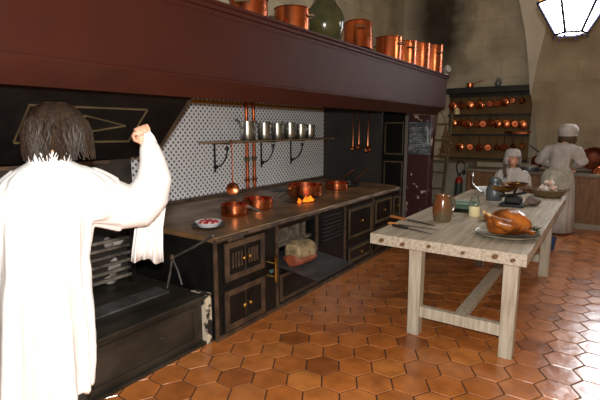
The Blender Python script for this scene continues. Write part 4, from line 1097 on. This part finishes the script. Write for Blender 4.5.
tor = lambda r, z, rx, ry, n=None: (MBASE + mr * r + up * z, mr * rx, mf * ry)
tc_ = (neck0 - MBASE).dot(mr)
b.loft([tor(tc_, 1.44, .07, .06), tor(tc_, 1.39, .15, .085), tor(tc_, 1.30, .165, .10), tor(tc_ - .03, 1.15, .145, .10), tor(tc_ - .05, 1.0, .13, .095), tor(tc_ - .06, .88, .15, .11), tor(tc_ - .065, .80, .145, .11)], 20)
b.tube([sR + (neck0 - sR) * .3, sR, sR.lerp(elb, .5) - up * .02, elb, elb.lerp(wri, .4), wri], [.055, .052, .045, .04, .036, .026], 12, round_ends=True)
b.tube([sL + (neck0 - sL) * .3, sL, sL.lerp(elbL, .5), elbL, elbL.lerp(wriL, .4), wriL], [.06, .055, .047, .04, .038, .027], 12, round_ends=True)
kn = mp(141, 124, .10)
hand(b, wri, up * .93 - mr * .36, -mf, -mr * .93 - up * .36, .95, curl=(1.25, 1.05, .45), thumb_side=1)
hand(b, wriL, mf * .9 - up * .3, -up, mr, 1.0, curl=(.5, .6, .4), thumb_side=1)
for s in (-1, 1):
    hp_ = ml(tc_ - .065 + s * .075, 0, .84)
    b.tube([hp_, ml(tc_ - .08 + s * .085, .01, .48), ml(tc_ - .08 + s * .085, -.01, .28), ml(tc_ - .08 + s * .085, -.02, .07)], [.085, .058, .052, .036], 14, round_ends=True)
    b.loft([(ml(tc_ - .08 + s * .085, -.075, .028), mr * .02, up * .02), (ml(tc_ - .08 + s * .085, -.05, .035), mr * .032, up * .033), (ml(tc_ - .08 + s * .085, .04, .038), mr * .038, up * .036), (ml(tc_ - .08 + s * .085, .14, .024), mr * .042, up * .022), (ml(tc_ - .08 + s * .085, .19, .018), mr * .025, up * .014)], 14)
b.build('body', SKIN, man, fuse=.006, fuse_smooth=2)
face_bits(man, hc, hf, hr)
for s in (-1, 1):
    q = tc_ - .08 + s * .085
    b = MB(); b.tube([ml(q, .005, .50), ml(q, -.008, .30), ml(q, -.018, .085)], [.072, .066, .052], 16); b.build('trouser_leg', mat('dark_wool', (40, 36, 34), .9) if 'dark_wool' not in MATS else MATS['dark_wool'], man)
    b = MB(); b.loft([(ml(q, -.09, .034), mr * .025, up * .03), (ml(q, -.06, .044), mr * .042, up * .044), (ml(q, .04, .045), mr * .047, up * .045), (ml(q, .14, .032), mr * .05, up * .031), (ml(q, .205, .024), mr * .034, up * .023)], 16); b.build('shoe', BLACK, man)
# smock
b = MB()
def fold_theta(p):
    q = p - MBASE; return math.atan2(q.dot(mf), q.dot(mr) - tc_ * .6)
HEM = .39
b.loft([tor(tc_, 1.475, .066, .064), tor(tc_, 1.455, .085, .075), tor(tc_, 1.425, .14, .092), tor(tc_, 1.385, .19, .115), tor(tc_, 1.31, .205, .14), tor(tc_ - .035, 1.16, .185, .145), tor(tc_ - .055, 1.0, .172, .145), tor(tc_ - .065, .84, .182, .165), tor(tc_ - .075, .62, .195, .178), tor(tc_ - .105, HEM, .20, .19)], 40)
sl_pts = [mp(70, 184), mp(86, 193, .0), mp(104, 201, .02), mp(122, 206, .04), mp(138, 206, .055), mp(150, 194, .06), mp(154, 177, .07), mp(153, 160, .085), mp(149.5, 147, .10), mp(148.5, 141, .11)]
b.tube(sl_pts, [.105, .122, .118, .112, .112, .10, .084, .064, .046, .032], 20, up=(0, 0, 1))
b.tube([sL + (neck0 - sL) * .3, sL - up * .02, sL.lerp(elbL, .5), elbL, elbL.lerp(wriL, .5), wriL - mf * .03], [.09, .095, .09, .085, .07, .055], 18)
def smock_disp(p, n):
    q = p - MBASE; z = p.z; r = q.dot(mr) - tc_ * .6
    w = 0
    if abs(r) < .26 and z < 1.42:
        t = fold_theta(p); k = min(1, max(0, (1.42 - z) / .9))
        w = (.004 + .011 * k) * math.sin(t * 11 + 1.5 * noise.noise(V((t, z * 1.2, 0)))) + .004 * math.sin(t * 23)
    return w + .006 * noise.noise(p * 9)
b.build('smock', WHITE, man, fuse=.009, fuse_smooth=6, disp=smock_disp)
b = MB(); cc = V((neck0.x, neck0.y, 1.475)) + mf * .0
b.loft([(cc - up * .03, mr * .090, mf * .082), (cc + up * .018, mr * .084, mf * .074), (cc + up * .022, mr * .080, mf * .070), (cc + up * .018, mr * .077, mf * .067), (cc - up * .03, mr * .082, mf * .074)], 28, caps=False); b.build('collar', WHITE, man)
# hair: bobbed shell plus loose tapering locks
b = MB(); rr = random.Random(31)
hs = [(.126, .012, .012), (.122, .04, .045), (.108, .072, .078), (.078, .10, .105), (.03, .108, .122), (-.02, .113, .124), (-.05, .120, .122), (-.075, .120, .112)]
b.loft([(hc + up * z - hf * .012, hr * rx, hf * ry) for z, rx, ry in hs], 48, fn=lambda i, a: (1 + .035 * math.sin(a * 9 + i * .4) + .02 * math.sin(a * 23)) * (1 if not (.9 < a < 2.24 and i > 3) else .72))
for k in range(230):
    a = rr.uniform(-PI * 1.27, PI * .27); r_ = 1.0 + rr.uniform(-.03, .07)
    pts = []; rs = []
    a2 = a + rr.uniform(-.12, .12); Lz = rr.uniform(-.128, -.08)
    for t in range(6):
        u = t / 5; z = .116 + (Lz - .116) * u; ru = math.sin(min(1, .1 + u * 1.5) * PI / 2)
        rx, ry = .02 + .098 * ru + .018 * u, .03 + .09 * ru + .004 * u
        aa = a + (a2 - a) * u + .10 * math.sin(u * 9 + k); pts.append(hc - hf * .012 + up * z + hr * math.cos(aa) * rx * r_ + hf * math.sin(aa) * ry * r_); rs.append(.009 * (1 - .75 * u ** 2))
    b.tube(pts, rs, 5)
hh2 = b.build('hair', HAIR, man)
# white cloth over the raised forearm
o = thing('white_cloth', 'white kitchen cloth held up in the hand and hanging behind the raised arm', 'cloth', mp(150, 200, .17))
b = MB(); offc = .15
cl = [((143, 131), (149, 129.5), .075), ((144, 137), (154, 136), .07), ((146, 148), (159, 146), .15), ((141, 168), (165, 160), .18), ((139, 195), (170, 180), .195), ((136, 215), (166, 205), .20), ((134, 235), (163, 228), .19), ((132, 250), (163, 246), .19), ((131, 260), (163.5, 262), .19)]
N = 26; fr = []; bk = []
for i, (l, r, off) in enumerate(cl):
    row = []; rowb = []
    for k in range(N):
        u = k / (N - 1); px = l[0] + (r[0] - l[0]) * u; py = l[1] + (r[1] - l[1]) * u
        if i == len(cl) - 1: py += 2.2 * math.sin(u * 9 + .5) + .8 * math.sin(u * 19)
        amp = .004 + .016 * i / len(cl)
        P_ = mp(px, py, off + amp * math.sin(u * 21 + i * .25) + .4 * amp * math.sin(u * 43))
        row.append(b.bm.verts.new(P_)); rowb.append(b.bm.verts.new(P_ + mf * .006))
    fr.append(row); bk.append(rowb)
for i in range(len(cl) - 1):
    for k in range(N - 1):
        b.bm.faces.new((fr[i][k], fr[i][k + 1], fr[i + 1][k + 1], fr[i + 1][k])); b.bm.faces.new((bk[i][k], bk[i][k + 1], bk[i + 1][k + 1], bk[i + 1][k]))
    b.bm.faces.new((fr[i][0], fr[i + 1][0], bk[i + 1][0], bk[i][0])); b.bm.faces.new((fr[i][-1], fr[i + 1][-1], bk[i + 1][-1], bk[i][-1]))
for k in range(N - 1):
    b.bm.faces.new((fr[0][k], fr[0][k + 1], bk[0][k + 1], bk[0][k])); b.bm.faces.new((fr[-1][k], fr[-1][k + 1], bk[-1][k + 1], bk[-1][k]))
b.build('fabric', WHITE, o, angle=180)


# ---- generic standing woman/girl, clothes as child meshes
def wpx(px, py, y): return at(px, py, 1, y)


# maid with back turned at the far counter
WB = V((-.60, 7.9, 0)); wf = V((.12, .99, 0)).normalized(); wr = V((wf.y, -wf.x, 0))
def wl(r, f, z): return WB + wr * r + wf * f + up * z
maid = thing('person', 'person in grey white dress and frilled cap working at the far counter, back turned', 'person', WB)
hcm = wl(.045, .12, 1.50)
b = MB(); head_parts(b, hcm, wf, wr, .98)
nk = wl(.03, .05, 1.36); b.tube([hcm - up * .04, nk + up * .02, nk - up * .05], [.05, .05, .07], 12)
b.loft([(wl(.02, .04, 1.36), wr * .07, wf * .06), (wl(.0, .03, 1.31), wr * .15, wf * .08), (wl(-.01, .02, 1.2), wr * .15, wf * .1), (wl(-.01, .0, 1.0), wr * .105, wf * .085), (wl(-.01, 0, .85), wr * .16, wf * .12), (wl(-.01, 0, .78), wr * .15, wf * .11)], 18)
for s in (-1, 1):
    sh_ = wl(s * .165 - .0, .03, 1.29); el = wl(s * .25 - .01, .05, 1.07); wr_ = wl(s * .12, .27, 1.0)
    b.tube([sh_, sh_.lerp(el, .5), el, el.lerp(wr_, .5), wr_], [.05, .043, .037, .034, .025], 12, round_ends=True)
    hand(b, wr_, wf * .8 - up * .4, -up, -wr * s, .92, curl=(.5, .6, .4))
    b.tube([wl(s * .08 - .01, 0, .82), wl(s * .08, .01, .46), wl(s * .08, -.01, .07)], [.08, .055, .036], 12, round_ends=True)
    b.loft([(wl(s * .08, -.06, .03), wr * .025, up * .025), (wl(s * .08, .04, .036), wr * .035, up * .034), (wl(s * .08, .16, .018), wr * .03, up * .015)], 12)
b.build('body', SKIN, maid, fuse=.008); face_bits(maid, hcm, wf, wr, .98)
b = MB()
b.loft([(wl(.02, .04, 1.375), wr * .085, wf * .075), (wl(.01, .03, 1.345), wr * .15, wf * .09), (wl(0, .03, 1.30), wr * .18, wf * .11), (wl(-.01, .02, 1.2), wr * .165, wf * .12), (wl(-.01, .0, 1.08), wr * .138, wf * .108), (wl(-.01, 0, .99), wr * .135, wf * .105)], 28)
for s in (-1, 1):
    sh_ = wl(s * .19, .03, 1.27); el = wl(s * .285 - .01, .04, 1.10); wr_ = wl(s * .16, .20, 1.02)
    b.tube([wl(s * .12, .03, 1.29), sh_, sh_.lerp(el, .5), el, el.lerp(wr_, .5), wr_], [.065, .08, .084, .08, .06, .042], 16, round_ends=True)
b.build('blouse', LINEN, maid, fuse=.010, fuse_smooth=4, disp=lambda p, n: .006 * math.sin((p.x + p.y) * 60 + 2 * noise.noise(p * 8)) + .006 * noise.noise(p * 18))
b = MB(); sk = [(1.0, .135, .105), (.97, .16, .13), (.90, .195, .17), (.80, .215, .19), (.6, .23, .21), (.3, .245, .23), (.03, .255, .25)]
b.loft([(wl(-.01, 0, z), wr * rx, wf * ry) for z, rx, ry in sk], 64, fn=lambda i, a: 1 + .035 * min(1, i / 3) * math.sin(a * 15 + i * .1) + .015 * math.sin(a * 29)); b.build('skirt', LINEN, maid, angle=180)
b = MB(); b.loft([(wl(-.02, -.03, z), wr * rx, wf * ry) for z, rx, ry in ((.995, .135, .10), (.97, .165, .14), (.90, .205, .185), (.82, .222, .20), (.74, .215, .185), (.70, .20, .165))], 64, fn=lambda i, a: 1 + .05 * math.sin(a * 17 + i * .5) * min(1, i / 2)); b.build('overskirt', mat('pale_overskirt_linen', (210, 206, 192), .85, 0, (170, 166, 154), 8, bump=.3, bscale=30), maid, angle=180)
b = MB(); b.loft([(wl(-.01, 0, 1.005), wr * .142, wf * .112), (wl(-.01, 0, .985), wr * .145, wf * .115)], 28); b.build('waistband', LINEN, maid)
b = MB(); b.loft([(hcm - wf * .015 + up * z, wr * rx, wf * ry) for z, rx, ry in ((.165, .03, .04), (.158, .07, .08), (.135, .108, .115), (.10, .130, .135), (.06, .138, .145), (.03, .130, .138), (.01, .116, .124), (-.01, .128, .136), (-.025, .122, .13))], 48, fn=lambda i, a: 1 + (.03 * math.sin(a * 18) if i > 4 else .015 * math.sin(a * 9))); b.build('cap', LINEN, maid, angle=180)
b = MB(); b.loft([(hcm - wf * .015 + up * z, wr * rx, wf * ry) for z, rx, ry in ((.03, .10, .105), (-.02, .125, .12), (-.08, .13, .115), (-.13, .11, .085), (-.155, .05, .05))], 30, fn=lambda i, a: (1 + .05 * math.sin(a * 14)) * (.7 if .8 < a < 2.34 else 1)); b.build('hair', HAIRL, maid, angle=180)

# girl behind the far end of the table, facing the camera side
GBASE = V((-1.11, 6.95, 0)); gf = V((.55, -.83, 0)).normalized(); gr_ = V((gf.y, -gf.x, 0))
bf = V((.25, -.97, 0)).normalized(); brt = V((bf.y, -bf.x, 0))
def gl(r, f, z): return GBASE + brt * r + bf * f + up * z
girl = thing('person', 'girl in white dress and close white cap standing behind the far table end', 'person', GBASE)
hcg = gl(0, .05, 1.185); hcg.x = at(513, 158, 1, 6.9).x
gfw = (gf - up * .25).normalized(); gup = gr_.cross(gfw)
b = MB(); head_parts(b, hcg, gf, gr_, .92)
nk = gl(0, 0, 1.04); b.tube([hcg - up * .04, nk, nk - up * .06], [.043, .043, .06], 12)
b.loft([(gl(0, 0, 1.03), brt * .06, bf * .055), (gl(0, 0, .98), brt * .125, bf * .07), (gl(0, 0, .86), brt * .125, bf * .085), (gl(0, 0, .72), brt * .10, bf * .08), (gl(0, 0, .58), brt * .13, bf * .1), (gl(0, 0, .54), brt * .12, bf * .09)], 18)
for s in (-1, 1):
    sh_ = gl(s * .135, 0, .96); el = gl(s * .185, .03, .77); w_ = gl(s * .12, .22, .84)
    b.tube([sh_, sh_.lerp(el, .5), el, el.lerp(w_, .5), w_], [.042, .036, .031, .028, .022], 12, round_ends=True)
    hand(b, w_, bf * .8 - brt * s * .3, -up, -brt * s, .78, curl=(.5, .6, .4))
    b.tube([gl(s * .065, 0, .57), gl(s * .065, .01, .33), gl(s * .065, -.01, .05)], [.062, .043, .03], 12, round_ends=True)
    b.loft([(gl(s * .065, -.05, .025), brt * .022, up * .02), (gl(s * .065, .03, .03), brt * .03, up * .028), (gl(s * .065, .13, .015), brt * .026, up * .012)], 12)
b.build('body', SKIN, girl, fuse=.007); face_bits(girl, hcg, gf, gr_, .92)
b = MB()
b.loft([(gl(0, 0, 1.045), brt * .072, bf * .066), (gl(0, 0, 1.02), brt * .13, bf * .08), (gl(0, 0, .975), brt * .155, bf * .095), (gl(0, 0, .86), brt * .16, bf * .115), (gl(0, 0, .72), brt * .145, bf * .115), (gl(0, 0, .5), brt * .18, bf * .16), (gl(0, 0, .1), brt * .22, bf * .20)], 28)
for s in (-1, 1):
    sh_ = gl(s * .145, 0, .96); el = gl(s * .20, .03, .80); w_ = gl(s * .13, .17, .83)
    b.tube([gl(s * .09, 0, .97), sh_, sh_.lerp(el, .5), el, el.lerp(w_, .5), w_], [.055, .066, .072, .068, .054, .036], 16, round_ends=True)
b.build('dress', LINEN, girl, fuse=.009, fuse_smooth=4, disp=lambda p, n: .005 * math.sin((p.x - p.y * .3) * 90 + 2 * noise.noise(p * 9)) + .005 * noise.noise(p * 20))
b = MB(); b.loft([(hcg - gf * .018 + up * z, gr_ * rx, gf * ry) for z, rx, ry in ((.128, .04, .05), (.115, .08, .09), (.08, .098, .112), (.045, .104, .118), (.02, .106, .12))], 40)
# cap sides drop to the jaw around the face opening
secs = []
for k in range(17):
    a = -PI * .17 + (PI * 1.34) * k / 16
    secs.append(a)
rows_ = []
for z, rr2 in ((.03, 1.04), (-.03, 1.1), (-.09, 1.06)):
    rows_.append([b.bm.verts.new(hcg - gf * .018 + up * z * 1 + gr_ * math.cos(-a) * .104 * rr2 + gf * math.sin(-a) * .116 * rr2) for a in secs])
for i in range(2):
    for k in range(16): b.bm.faces.new((rows_[i][k], rows_[i][k + 1], rows_[i + 1][k + 1], rows_[i + 1][k]))
cp = b.build('cap', LINEN, girl, angle=180); sm = cp.modifiers.new('s', 'SOLIDIFY'); sm.thickness = .006
b = MB(); rr = random.Random(6)
for k in range(26):
    q = rr.uniform(-.03, .03); p_ = hcg - gr_ * -0 + (-brt) * 0
    side = V((-1, 0, 0))
    s0 = hcg + side * (.085 + rr.uniform(-.012, .008)) + bf * (.02 + q) - up * .03
    b.tube([s0, s0 + side * .012 - up * .08, s0 + side * (.02 + rr.uniform(-.02, .02)) + bf * .05 - up * (.16), s0 + side * (.0 + rr.uniform(-.02, .02)) + bf * .07 - up * rr.uniform(.2, .26)], [.009, .010, .009, .003], 6)
b.build('hair', HAIRL, girl)

for o in list(S.objects):   # unused construction data never stays in the scene
    if o.name == 'tmp': bpy.data.objects.remove(o)
